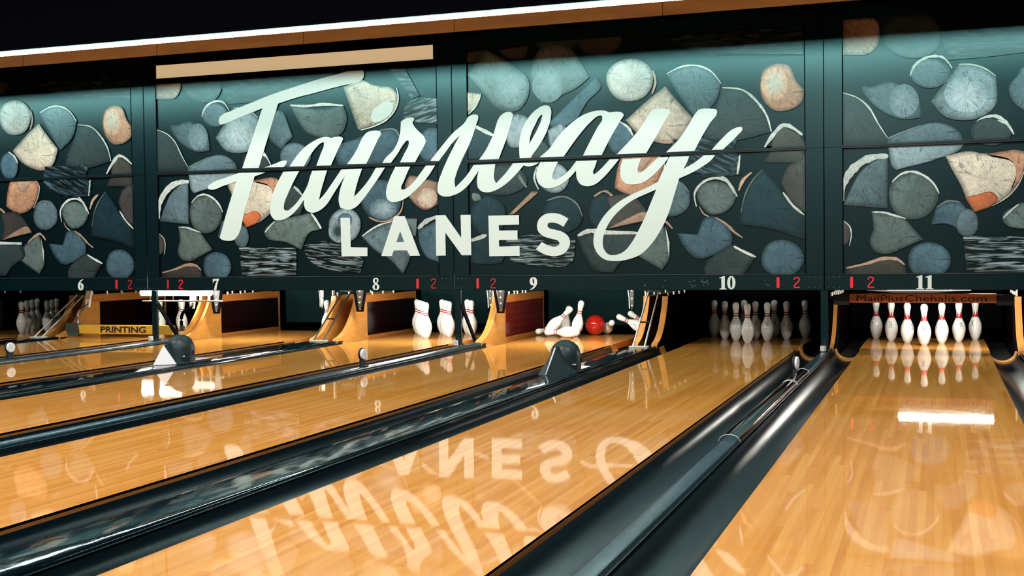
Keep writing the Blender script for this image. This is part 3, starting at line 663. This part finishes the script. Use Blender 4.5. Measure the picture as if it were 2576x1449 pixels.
# bulkhead, walnut valance and the long light under it
YLAMP = YM - 1.5; ZL = 2.822
struct(MB().box((-16, YLAMP - .06, ZL + .05), (6, YLAMP - .03, 5)).build('wall_bulkhead', 'black'))
vb = MB(); xs = [-15.9, -11.4, -9.9, -8.3, -6.75, -5.2, -3.75, -1.95, -.35, 1.3, 2.9, 5.9]
YV = YLAMP + .39; ZV = 2.7745
for a, b in zip(xs, xs[1:]): vb.bevbox((a + .002, YV, ZV), (b - .002, YV + .02, ZV + .30), .0015)
struct(vb.build('trim_1', 'fascia', fix=False))
SL = ['far left end of the long white strip light under the dark ceiling', 'second length of the strip light from the left, above the cream light box', 'length of the strip light above the script word, up to the top edge', 'right length of the strip light, above the top edge', 'last length of the strip light beyond the right edge']
for i, (a, b) in enumerate([(-14.6, -7.73), (-7.73, -4.235), (-4.235, -.8), (-.8, 2.64)]):
    cx = (a + b) / 2; t = thing('strip_light', SL[i], 'strip light', (cx, YLAMP, ZL), 0, 'strip lights over the masking units'); h = (b - a) / 2 - .001
    MB().bevbox((-h, -.058, .0185), (h, .03, .05), .003).build('housing', 'black', t, fix=False)
    MB().bevbox((-h, -.011, -.0165), (h, .011, .0180), .005).build('diffuser', 'lamp', t, fix=False)

# ------------------------------------------------------------------ kickbacks
KF = [(-.56, -.05), (-.54, .012), (-.45, .042), (-.36, .078), (-.28, .128), (-.205, .198), (-.14, .272), (-.09, .345), (-.06, .40), (-.05, .45)]
KLEFT = {5: 'wooden kickback wall left of the far left shaded pins', 6: 'pale wooden kickback wall behind the yellow PRINTING board', 7: 'golden wooden kickback wall with a dark panel behind the hood with white triangle', 8: 'orange wooden kickback wall with a black panel, left of the bright standing pins',
         9: 'wooden kickback wall with a dark red riveted panel beside the fallen pins', 10: 'shaded kickback wall left of the dim pins', 11: 'kickback wall with a wooden rim left of the red-crowned pins'}
KRIGHT = {5: 'kickback wall right of the far left shaded pins', 6: 'kickback wall right of the lane of the PRINTING board', 7: 'curved kickback wall edge just right of the lone white pin', 8: 'kickback wall right of the bright standing pins', 9: 'curved kickback wall edge right of the red ball',
          10: 'shaded kickback wall right of the dim pins', 11: 'kickback wall with a wooden rim at the right edge'}
def kick(n, side):
    X = LX[n] + side * (HW + GW + .002); s = side      # inner face at X, body away from the lane
    t = thing('kickback_wall', (KRIGHT if side > 0 else KLEFT)[n], 'kickback', (X, 0, 0), 0, 'kickback walls beside the pin decks')
    outer = KF + [(-.085, .455), (1.45, .455), (1.45, -.12), (-.50, -.12)]
    T = .032
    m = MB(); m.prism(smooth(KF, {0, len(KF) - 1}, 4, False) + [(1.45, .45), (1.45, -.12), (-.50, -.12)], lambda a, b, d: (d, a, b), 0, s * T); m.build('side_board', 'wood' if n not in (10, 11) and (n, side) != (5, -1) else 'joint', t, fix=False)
    # front flange that follows the curve
    fl_ = smooth(KF, {0, len(KF) - 1}, 4, False); m = MB(); k = len(fl_); FW = .052 if n not in (8, 6, 10) or side < 0 else .036
    if (n in (9, 7, 11) and side < 0 and n != 11) or n == 11 and side < 0: FW = .036
    if n in (7, 9, 11) and side < 0: FW = .030
    if n in (8, 10, 6) and side < 0: FW = .052
    if n in (7, 9, 5) and side > 0: FW = .052
    vs = []
    for a, b in fl_:
        vs += [(-s * .004, a - .006, b), (s * FW, a - .006, b), (s * FW, a + .010, b - .006), (-s * .004, a + .010, b - .006)]
    fs = []
    for i in range(k - 1):
        for q in range(4): fs.append((i * 4 + q, i * 4 + (q + 1) % 4, (i + 1) * 4 + (q + 1) % 4, (i + 1) * 4 + q))
    m.add(vs, fs + [(0, 1, 2, 3), (k * 4 - 4, k * 4 - 3, k * 4 - 2, k * 4 - 1)])
    if not (n in (6, 8, 10) and side > 0): m.build('front_edge', 'wood_edge', t)
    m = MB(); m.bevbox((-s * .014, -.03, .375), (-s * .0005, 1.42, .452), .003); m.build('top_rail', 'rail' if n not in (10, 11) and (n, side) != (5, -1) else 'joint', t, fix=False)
    m = MB(); m.bevbox((-s * .005, .155, .015), (-s * .0005, 1.40, .372), .002); pm = 'plate_red' if n == 9 else 'plate_dark'; m.build('side_plate', pm, t, fix=False)
    if n == 9 and side < 0:
        m = MB()
        for j in range(5):
            for i in range(13): m.tube([(-s * .005, .2 + i * .095, .05 + j * .072), (-s * .0075, .2 + i * .095, .05 + j * .072)], .0035, 6)
        m.build('rivet', 'rivet', t, fix=False)['kind'] = 'stuff'
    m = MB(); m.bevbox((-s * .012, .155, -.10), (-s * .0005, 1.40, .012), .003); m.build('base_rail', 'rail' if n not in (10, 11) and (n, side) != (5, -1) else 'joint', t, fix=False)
    # wooden collar where the gutter meets the pit
    m = MB(); cxg = -s * .1195; o1 = [(cxg + cos(a) * .119, -.016 - sin(a) * .101) for a in [pi * i / 18 for i in range(19)]]; o2 = [(cxg + cos(a) * .103, -.016 - sin(a) * .084) for a in [pi * i / 18 for i in range(19)]]
    n_ = 19; vs = [(p, y, q) for y in (-.458, -.30) for p, q in o1 + o2]; fs = []
    for i in range(18):
        fs += [(i, i + 1, n_ + i + 1, n_ + i), (38 + i, 38 + i + 1, 57 + i + 1, 57 + i), (i, i + 1, 38 + i + 1, 38 + i), (19 + i, 19 + i + 1, 57 + i + 1, 57 + i)]
    m.add(vs, fs, 0, False); m.build('gutter_collar', 'wood_edge', t)
    # screws on the top of the wall
    for i in range(4):
        y = .05 + i * .27; m = MB(); m.tube([(s * .016, y, .4505), (s * .016, y, .474)], .009, 8); m.tube([(s * .016, y, .474), (s * .016, y, .482)], .014, 6); m.build('bolt', 'zinc', t, fix=False)
    return t
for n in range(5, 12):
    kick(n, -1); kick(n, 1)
# pit curtains and pit boards
CUR = {5: 'dark pit curtain behind the far left shaded pins', 6: 'dark pit curtain behind the yellow PRINTING board', 7: 'dark pit curtain behind the lone white pin', 8: 'dark pit curtain behind the bright standing pins', 9: 'dark green pit curtain behind the red ball and falling pins', 10: 'black pit curtain behind the dim pins', 11: 'black pit curtain behind the red-crowned pins'}
for n in range(5, 12):
    m = MB(); w = .74; k = 24
    vs = []
    for z in (.06, .75):
        for i in range(k + 1): vs.append((-w + 2 * w * i / k, .012 * sin(i * 1.3), z))
    m.add(vs, [(i, i + 1, k + 2 + i, k + 1 + i) for i in range(k)], 0, True)
    m.add([(a, b + .012, c) for a, b, c in vs], [(i + 1, i, k + 1 + i, k + 2 + i) for i in range(k)], 0, True)
    o = m.build('pit_curtain', 'curtain' if n in (9, 8, 7) else 'joint', None, (LX[n], 1.55, 0), fix=False); tag(o, CUR[n], 'curtain', 'curtains at the back of the pits')
# posts under the masking unit joints
PL = {6: 'dark post standing through the yellow PRINTING board', 8: 'dark post under the centre joint beside the bright pins', 10: 'dark post between the dim pins and the red-crowned pins'}
for n in (6, 8, 10):
    X = {6: -7.655, 8: -4.205, 10: -.803}[n]; t = thing('support_post', PL[n], 'post', (X, YM + .012, .018), 0, 'posts carrying the masking units')
    MB().bevbox((-.03, -.012, 0), (.03, .024, .521), .003).build('post', 'frame', t, fix=False)
    MB().bevbox((-.036, -.05, -.004), (.036, .05, .012), .003).build('foot_plate', 'darksteel', t, fix=False)
    MB().tube([(-.004, -.075, .0), (-.004, -.075, .045)], .026, 14).build('foot_knob', 'zinc', t, fix=False)
    b = MB(); b.prism([(-.015, .37), (.02, .40), (.36, .03), (.325, .0)], lambda a, z, d: (d, a, z), .026, .040); b.tube([(.042, .33, .04), (.047, .33, .04)], .012, 10)
    if n != 10: b.build('brace', 'joint', t, fix=False)
    s_ = MB()
    for z in (.06, .09): s_.tube([(0, -.0125, z), (0, -.018, z)], .009, 10)
    s_.build('screw', 'darksteel', t, fix=False)

# ------------------------------------------------------------------ pins
PR = [(0, .0258), (.004, .0262), (.019, .0359), (.057, .0497), (.086, .0573), (.114, .0605), (.149, .0579), (.184, .0470), (.219, .0314), (.238, .0250), (.254, .0229), (.276, .0237), (.298, .0265), (.321, .0306), (.343, .0324), (.356, .0312), (.367, .0268), (.375, .0190), (.3795, .0100), (.381, .0)]
def prr(z):
    for (a, ra), (b, rb) in zip(PR, PR[1:]):
        if a <= z <= b: return ra + (rb - ra) * (z - a) / (b - a + 1e-9)
    return .02
def smooth_profile():
    pts = [(r, z) for z, r in PR]; return smooth(pts, {0, 1}, 4, False)
def text_mesh(s, size=1, bold=0.0):
    cu = bpy.data.curves.new('text', 'FONT'); cu.body = s; cu.size = size; cu.align_x = 'CENTER'; cu.align_y = 'CENTER'; cu.offset = bold; cu.resolution_u = 4
    ob = bpy.data.objects.new('text', cu); COL.objects.link(ob); bpy.context.view_layer.update()
    me = bpy.data.meshes.new_from_object(ob.evaluated_get(bpy.context.evaluated_depsgraph_get())); bpy.data.objects.remove(ob); return me
def make_pin(style):
    t = thing('bowling_pin', 'x', 'bowling pin')
    MB().lathe([(0, 0), (.0255, 0)] + smooth_profile()[1:], 36).build('pin_body', 'pin', t)
    if style == 'stripe':
        for z in (.246, .268): MB().lathe([(prr(z + d) + e, z + d) for d, e in ((-.0055, -.001), (-.0055, .0007), (0, .0009), (.0055, .0007), (.0055, -.001))], 36).build('neck_stripe', 'red', t)
    else:
        m = MB(); n = 72; vs = []; lo = .222
        for i in range(n):
            a = 2 * pi * i / n; ph = (i / n * 7) % 1; top = .240 + .046 * (1 - abs(ph * 2 - 1)) ** 1.1
            for j in range(6): z = lo + (top - lo) * j / 5; vs.append(((prr(z) + .0009) * cos(a), (prr(z) + .0009) * sin(a), z))
        m.add(vs, [(i * 6 + j, ((i + 1) % n) * 6 + j, ((i + 1) % n) * 6 + j + 1, i * 6 + j + 1) for i in range(n) for j in range(5)], 0, True); m.build('crown_band', 'red', t, fix=False)
        m = MB(); m.lathe([(prr(z) + .0006, z) for z in [.270 + i * .111 / 14 for i in range(14)]], 36)
    # emblem printed on the belly, facing the lane (-Y)
    me = text_mesh('B', .05 if style == 'stripe' else .062); mb = MB(); vs = []
    for v in me.vertices:
        z = .155 + v.co.y; a = -pi / 2 + v.co.x / .058; r = prr(z) + .0011; vs.append((r * cos(a), r * sin(a), z))
    mb.add(vs, [tuple(p.vertices) for p in me.polygons]); 
    for zz in (.126, .186):
        v = []
        for i in range(9):
            a = -pi / 2 + (-.026 + .052 * i / 8) / .058
            for dz in (0, .0025): r = prr(zz + dz) + .0011; v.append((r * cos(a), r * sin(a), zz + dz))
        mb.add(v, [(2 * i, 2 * i + 2, 2 * i + 3, 2 * i + 1) for i in range(8)])
    mb.build('emblem', 'emblem', t, fix=False)
    return t
PS = make_pin('stripe'); PC = make_pin('crown'); used = {'stripe': False, 'crown': False}
def pin(style, loc, label, group, rz=0, quat=None):
    src = PS if style == 'stripe' else PC
    if not used[style]: used[style] = True; o = src
    else: o = copy_tree(src)
    o.location = loc
    if quat is None: o.rotation_euler = (0, 0, rz)
    else: o.rotation_mode = 'QUATERNION'; o.rotation_quaternion = quat
    o['label'] = label; o['group'] = group; return o
PP = {1: (0, 0), 2: (-1, 1), 3: (1, 1), 4: (-2, 2), 5: (0, 2), 6: (2, 2), 7: (-3, 3), 8: (-1, 3), 9: (1, 3), 10: (3, 3)}
PN = {1: 'front pin', 2: 'second row left pin', 3: 'second row right pin', 4: 'third row left pin', 5: 'third row middle pin', 6: 'third row right pin', 7: 'back row left end pin', 8: 'back row pin, second from left', 9: 'back row pin, second from right', 10: 'back row right end pin'}
LN = {11: ('crown', 'of the red-crowned rack under orange board', 'red-crowned pins of the right lane'), 10: ('stripe', 'of the dim rack left of right post', 'shaded pins right of centre'),
      8: ('stripe', 'of the bright rack at centre post', 'bright pins around the centre post'), 5: ('stripe', 'of the dim pins at the far left edge', 'shaded pins at the far left')}
EM = {(11, 1): -.15, (11, 2): 1.0, (11, 3): -1.1, (11, 4): -.1, (11, 6): .35, (11, 7): -.75, (11, 10): -.6, (10, 1): -1.1, (10, 3): .1, (10, 5): .25, (10, 6): -.35, (10, 9): .2, (10, 4): -.5, (10, 2): 1.2, (10, 10): .9, (10, 7): 2, (10, 8): 2, (8, 1): 2.6, (8, 2): 2.4, (8, 4): 2, (8, 3): 2.6, (8, 5): 2.2, (8, 6): -.2, (5, 1): -1.0}
for n, (st, txt, grp) in LN.items():
    for k, (a, b) in PP.items():
        if n == 11 and k in (5, 8, 9): continue
        pin(st, (LX[n] + a * .1524, b * .264, 0), 'white %s %s' % (PN[k], txt), grp, EM.get((n, k), random.uniform(1.5, 4.5)))
pin('stripe', (-6.415, .53, 0), 'lone white pin left standing behind the crossed rods', 'pins left standing', 2.5)
pin('stripe', (-8.275, .43, 0), 'white pin behind the bent pipe right of the left post', 'pins left standing', 2.3)
pin('stripe', (-8.594, .44, 0), 'white pin with emblem half hidden behind the left post', 'pins left standing', .35)
pin('stripe', (-8.50, .72, 0), 'tan-topped white pin just right of the left post, behind its neighbour', 'pins left standing', 3)
def at(x, y, Y):
    d = CF + CR * ((x - 1288) / FOC) + CU * ((724.5 - y) / FOC); return CP + d * ((Y - CP.y) / d.y)
def fallen(base, head, label, spin=0.0):
    b, h = Vector(base), Vector(head); q = Vector((0, 0, 1)).rotation_difference((h - b).normalized()) @ Matrix.Rotation(spin, 3, 'Z').to_quaternion()
    return pin('stripe', b, label, 'pins struck by the red ball', quat=q)
FAL = [((1408, 824, .98), (1336, 841, .56), 'fallen white pin lying with its head to the left on the deck', 0),
       ((1416, 843, .66), (1431, 778, .90), 'white pin leaning right, behind the fallen pins', 2.5),
       ((1374, 836, .46), (1429, 783, .50), 'white pin tilted steeply above the fallen ones', 2.5),
       ((1458, 836, .31), (1370, 837, .31), 'white pin lying flat with its emblem facing forward', 1.6),
       ((1448, 846, .55), (1463, 759, .55), 'white pin leaning right just left of the red ball', -1.6),
       ((1522, 836, 1.04), (1541, 815, .72), 'toppling white pin with its head forward, right of the red ball', 0),
       ((1632, 832, .78), (1551, 794, .78), 'flying white pin pointing left at the pit wall', 0),
       ((1655, 833, 1.0), (1583, 787, 1.0), 'flying white pin behind another at the pit wall', 1)]
for b, h, l, sp_ in FAL:
    b, h = at(*b), at(*h); ax = (h - b).normalized()
    low = min((b + ax * z).z - sqrt(max(0, 1 - ax.z * ax.z)) * rr for z, rr in PR)      # keep it resting on the deck
    if low < .001: b.z += .001 - low
    fallen(b, b + ax * .381, l, sp_)
bm = bmesh.new(); bmesh.ops.create_uvsphere(bm, u_segments=48, v_segments=32, radius=.1085); me = bpy.data.meshes.new('bowling_ball'); bm.to_mesh(me); bm.free()
for p in me.polygons: p.use_smooth = True
me.materials.append(M['ball']); o = bpy.data.objects.new('bowling_ball', me); COL.objects.link(o); o.location = (-3.335, .79, .1088); tag(o, 'glossy red bowling ball among the falling pins', 'bowling ball')

# ------------------------------------------------------------------ hoods, markers
def hood(x, y, lab, rz=0):
    t = thing('ball_hood', lab, 'hood', (x, y, .006), rz, 'hoods on the wide dividers')
    m = MB(); n = 24; rows = []
    prof = [(.108, 0), (.106, .05), (.105, .11), (.099, .145), (.085, .175), (.062, .198), (.033, .212), (.001, .217)]
    m.lathe(prof, 32); 
    m.build('dome', 'hood', t)
    m = MB(); m.lathe([(.113, .002), (.114, .012), (.109, .014)], 32); m.bevbox((-.115, -.04, 0), (.115, .26, .018), .008); m.build('dome_base', 'hood', t, fix=False)
    if rz:      # nose with its broad face to the hall
        P1, P2, A = Vector((-.072, -.245, .004)), Vector((.067, -.148, .004)), Vector((-.019, -.185, .150))
        MB().add([P1, P2, A, (-.105, -.05, 0), (.10, -.04, 0), (-.02, -.08, .16)], [(0, 1, 2), (1, 4, 5, 2), (0, 2, 5, 3), (0, 3, 4, 1), (3, 5, 4)]).build('nose', 'hood', t)
        o1, o2 = Vector((.004, -.007, 0)), Vector((.0005, -.001, 0)); q = [P1, P2, A]
        MB().add([p + o1 for p in q] + [p + o2 for p in q], [(0, 1, 2), (5, 4, 3), (0, 3, 4, 1), (1, 4, 5, 2), (2, 5, 3, 0)]).build('nose_face', 'marker', t)
    else:       # nose seen along its pale edge
        L_, B_, R_, A = Vector((-.115, -.25, .0)), Vector((-.05, -.275, .0)), Vector((.085, -.17, .0)), Vector((-.012, -.185, .175))
        MB().add([L_, B_, R_, A, (-.105, -.05, 0), (.10, -.04, 0), (-.02, -.08, .18)], [(0, 1, 3), (1, 2, 3), (2, 5, 6, 3), (0, 3, 6, 4), (0, 4, 5, 2, 1), (4, 6, 5)]).build('nose', 'hood', t)
        MB().tube([B_ + Vector((0, -.003, .004)), A + Vector((0, -.003, 0))], .0045, 6).build('nose_edge', 'marker', t)
    t.rotation_euler = (0, 0, 0)
    MB().bevbox((.1, .0, .06), (.112, .014, .10), .003).build('slot', 'ink', t, fix=False)
    MB().tube([(.075, -.075, .055), (.1, -.1, .06)], .006, 8).build('latch', 'zinc', t, fix=False); t.scale = (1.1, 1.1, 1.1)
hood(CX[7] + .02, -3.05, 'dark domed hood with a white triangular nose, left divider', 1)
hood(CX[9] - .01, -3.05, 'dark domed hood in front of the fallen pins')
def marker(x, y, lab):
    t = thing('disc_marker', lab, 'marker', (x, y, .010), -radians(8), 'round markers on the narrow dividers')
    m = MB(); m.bevbox((-.012, -.036, 0), (.004, .036, .062), .004); m.bevbox((-.03, -.04, 0), (.03, .04, .008), .003); m.tube([(-.012, 0, .10), (.0035, 0, .10)], .049, 24); m.build('bracket', 'ink', t, fix=False)
    m = MB(); m.tube([(.004, 0, .10), (.016, 0, .10)], .043, 28); m.tube([(.016, 0, .10), (.019, 0, .10)], [.040, .036], 28); m.build('reflector', 'marker', t, fix=False)
    MB().tube([(.019, 0, .10), (.0225, 0, .10)], .004, 8).build('screw', 'steel', t, fix=False)
marker(CX[6] + .01, -3.07, 'white disc marker at the far left edge'); marker(CX[8], -3.06, 'white disc marker standing below the lane number 8'); marker(CX[10] - .01, -3.1, 'white disc marker seen edge-on beside the clear sleeve')

# ------------------------------------------------------------------ machinery below the masking
def sweep(x, yb, yt, zt, lab, mt):
    t = thing('rod_frame', lab, 'rod frame', (x, yb, .012), 0, 'rod frames on the wide dividers'); w = .055
    for s in (-1, 1): MB().tube([(s * w, .0, 0), (s * w * .9, (yt - yb), zt)], .0085, 10).build('rod', mt, t, fix=False)
    f = .42; MB().tube([(-w, (yt - yb) * f, zt * f), (w, (yt - yb) * f, zt * f)], .009, 8).build('cross_bar', 'darksteel', t, fix=False)
    MB().bevbox((-.085, (yt - yb) - .03, zt - .02), (.085, (yt - yb) + .05, zt + .02), .006).build('top_bracket', 'darksteel', t, fix=False)
    MB().bevbox((-.09, -.03, -.006), (.09, .05, .006), .003).build('foot_plate', 'zinc', t, fix=False)
sweep(CX[5], -.74, .00, .46, 'two diagonal steel rods crossing the dim pins at the far left', 'zinc')
sweep(CX[7], -.66, .02, .50, 'two diagonal dark rods crossing the lone white pin', 'darksteel')
sweep(CX[9], -.78, -.12, .50, 'two upright steel rods right of the red ball', 'zinc')
def vbracket(px, py, lab):
    x, y, z0 = at(px, py, -.23)
    t = thing('v_bracket', lab, 'bracket', (x, y, z0), 0, 'dark V brackets hanging below the masking')
    for s in (-1, 1):
        MB().prism([(s * .020, 0), (s * .034, .0), (s * .088, .30), (s * .070, .30)], lambda a, b, d: (a, d, b), -.02, .02).build('side_arm', 'joint', t)
    MB().prism([(-.018, .012), (.018, .012), (.052, .30), (-.052, .30)], lambda a, b, d: (a, d, b), .0, .006).build('centre_plate', 'steel', t)
    MB().bevbox((-.036, -.022, -.018), (.036, .022, .0), .004).build('tip_block', 'joint', t, fix=False)
    for z in (.08, .14, .2, .25): MB().tube([(0, -.001, z), (0, -.014, z)], .009, 8).build('bolt', 'zinc', t, fix=False)
vbracket(545, 785, 'dark V bracket in front of the golden kickback, below the 7'); vbracket(906, 780, 'dark V bracket below and left of the 8'); vbracket(1260, 783, 'dark V bracket left of the dark red panel')
def hanger(x, y, lab, m1='steel'):
    t = thing('lever_arm', lab, 'lever', (x, y, .30), 0, 'thin lever arms hanging below the masking')
    MB().prism([(-.03, .30), (.018, .30), (.014, .05), (-.004, 0), (-.016, .05)], lambda a, b, d: (a, d, b), -.006, .006).build('lever_plate', m1, t)
    MB().tube([(-.055, 0, .30), (-.03, 0, .12), (-.028, 0, .02)], .006, 8).build('lever_rod', 'zinc', t, fix=False)
    for z in (.05, .12, .2): MB().tube([(.0, -.006, z), (.0, -.016, z)], .008, 8).build('bolt', 'zinc', t, fix=False)
hanger(-6.26, .15, 'hanging lever arm above the lone white pin'); hanger(-4.27, .12, 'hanging lever right of the centre post', 'darksteel'); hanger(-2.76, .12, 'hanging lever above the flying pins', 'darksteel')
def bentpipe(x, y, z, lab, mt):
    t = thing('bent_handle', lab, 'handle', (x, y, z), 0, 'bent pipe handles')
    pts = smooth([(0, 0), (.0, .10), (.03, .155), (.10, .185), (.15, .215)], set(), 5, False)
    MB().tube([(a, 0, b) for a, b in pts], .018, 12).build('pipe', mt, t, fix=False)
    m = MB(); m.prism([(.115, .20), (.165, .19), (.215, .46), (.165, .47)], lambda a, b, d: (a, d, b), -.012, .012, holes=[[(.137, .215), (.158, .212), (.165, .255), (.145, .26)]]); m.build('lever_plate', 'marker', t)
    MB().tube([(.12, -.01, .205), (.115, -.01, .25), (.15, -.01, .46)], .007, 8).build('link_rod', 'zinc', t, fix=False)
    MB().bevbox((-.02, -.02, -.06), (.03, .02, .0), .005).build('clamp', 'bracket', t, fix=False)
bentpipe(-8.93, -.6, .155, 'bent grey pipe handle at the left end of the yellow board', 'steel')
bentpipe(-7.74, -.35, .13, 'bent black pipe handle in front of the white pin', 'joint')
# rake boards
def board(x, y, z, w, h, mt, txt, size, lab, bold, tx=0, brackets=True, squash=1):
    t = thing('rake_board', lab, 'board', (x, y, z), 0)
    MB().bevbox((-w / 2, -.02, 0), (w / 2, .02, h), .004).build('face_board', mt, t, fix=False)
    me = text_mesh(txt, .1, bold); m = MB(); X_ = [v.co.x for v in me.vertices]; Z_ = [v.co.y for v in me.vertices]; kx = size[0] / (max(X_) - min(X_)); kz = size[1] / (max(Z_) - min(Z_))
    m.add([(tx + (v.co.x - (max(X_) + min(X_)) / 2) * kx, -.0215, h * .5 + (v.co.y - (max(Z_) + min(Z_)) / 2) * kz) for v in me.vertices], [tuple(p.vertices) for p in me.polygons]); m.build('lettering', 'ink', t, fix=False)
    return t
t = board(-8.31, -.6, .050, 1.28, .098, 'yellow', 'PRINTING', (.60, .070), 'yellow lettered board reading PRINTING, lowered across the left lane', .0035, .0)
MB().prism([(-.76, .115), (-.60, .115), (-.585, .02), (-.60, -.03), (-.72, -.03), (-.76, .03)], lambda a, b, d: (a, d, b), -.035, .03).build('end_bracket', 'bracket', t)
MB().bevbox((.56, .02, .0), (.64, .05, .10), .01).build('end_stop', 'bracket', t, fix=False)
t = board(-.014, -.6, .416, 1.205, .080, 'orange', 'MailPlusChehalis.com', (1.065, .058), 'orange lettered board raised just above the red-crowned pins', 0, -.008)
for s in (-1, 1): MB().bevbox((s * .60, -.01, -.02), (s * .74, .03, .07), .008).build('end_bracket', 'darksteel', t, fix=False)
m = MB(); m.prism([(-.46, .108), (.40, .108), (.10, .088), (-.22, .088)], lambda a, b, d: (a, d, b), .0, .09); m.build('reflector_tray', 'marker', t)
# pin lamps behind the masking number rail
PLAB = {6: 'white pin lamp housing behind the left post', 7: 'pin lamp tube hidden above the lone pin', 8: 'pin lamp tube above the bright rack', 9: 'pin lamp tube above the red ball', 11: 'pin lamp tube above the orange board'}
PZ = {6: .60, 7: .62, 8: .62, 9: .62, 11: .60}
for n, lab in PLAB.items():
    t = thing('pin_lamp', lab, 'lamp', (LX[n] + {6: .58, 11: .18}.get(n, 0), -.52, PZ[n]), 0, 'pin lamps behind the masking')
    w = {11: .39, 6: .26}.get(n, .5)
    MB().tube([(-w, 0, 0), (w, 0, 0)], .014, 12).build('tube', 'tube', t, fix=False)
    for s in (-1, 1): MB().tube([(s * w, 0, 0), (s * (w + .03), 0, 0)], .017, 12).build('end_cap', 'zinc', t, fix=False)
    MB().bevbox((-w - .04, -.03, .04), (w + .04, .05, .07), .005).build('housing', 'zinc', t, fix=False)
    ox = LX[n] - t.location.x
    for s in (-1, 1): MB().bevbox((ox + s * .775, .02, .045), (s * (w + .03), .04, .06), .002).bevbox((ox + s * .770, .02, .045), (ox + s * .785, .50, .06), .002).bevbox((ox + s * .770, .46, .4535 - PZ[n]), (ox + s * .785, .50, .0445), .002).build('hanger', 'zinc', t, fix=False)
t = thing('lamp_cover', 'bright white box shaped cover just below the masking at the left post', 'lamp cover', (-7.75, -.5, .466)); m = MB(); m.bevbox((-.43, 0, .0), (.50, .04, .075), .012); m.build('cover_panel', 'lampcover', t, fix=False)
MB().tube([(-.40, .02, -.055), (.62, .02, -.055)], .009, 8).build('guide_rail', 'zinc', t, fix=False)
for x in (-.3, 0, .3): MB().tube([(x, .02, -.05), (x, .02, .005)], .006, 6).build('rail_hanger', 'zinc', t, fix=False)

# ------------------------------------------------------------------ lights of the hall
def area(name, loc, sx, sy, power, col, rot=(0, 0, 0)):
    l = bpy.data.lights.new(name, 'AREA'); l.shape = 'RECTANGLE'; l.size = sx; l.size_y = sy; l.energy = power; l.color = col
    o = bpy.data.objects.new(name, l); COL.objects.link(o); o.location = loc; o.rotation_euler = rot; return o
area('hall_light', (-9.5, -6.4, 4.6), 2.6, 1.2, HP * .6, (1, .98, .95)); area('hall_light', (-4.5, -6.4, 4.6), 2.6, 1.2, HP * .6, (1, .98, .95)); area('hall_light', (.5, -6.4, 4.6), 2.6, 1.2, HP * .6, (1, .98, .95))
area('hall_light', (-8, -13.5, 4.6), 2.6, 1.2, HP * 1.75, (1, .96, .9)); area('hall_light', (-1.5, -13.5, 4.6), 2.6, 1.2, HP * 1.75, (1, .96, .9))
W = bpy.data.worlds.new('world'); S.world = W; W.use_nodes = True; W.node_tree.nodes['Background'].inputs[0].default_value = (.01, .014, .016, 1); W.node_tree.nodes['Background'].inputs[1].default_value = .3
S.view_settings.view_transform = 'Standard'; S.view_settings.look = 'None'; S.view_settings.gamma = 1; S.view_settings.exposure = 0; S.view_settings.use_curve_mapping = False
S.cycles.max_bounces = 6; S.cycles.use_denoising = True; S.cycles.sample_clamp_indirect = 6
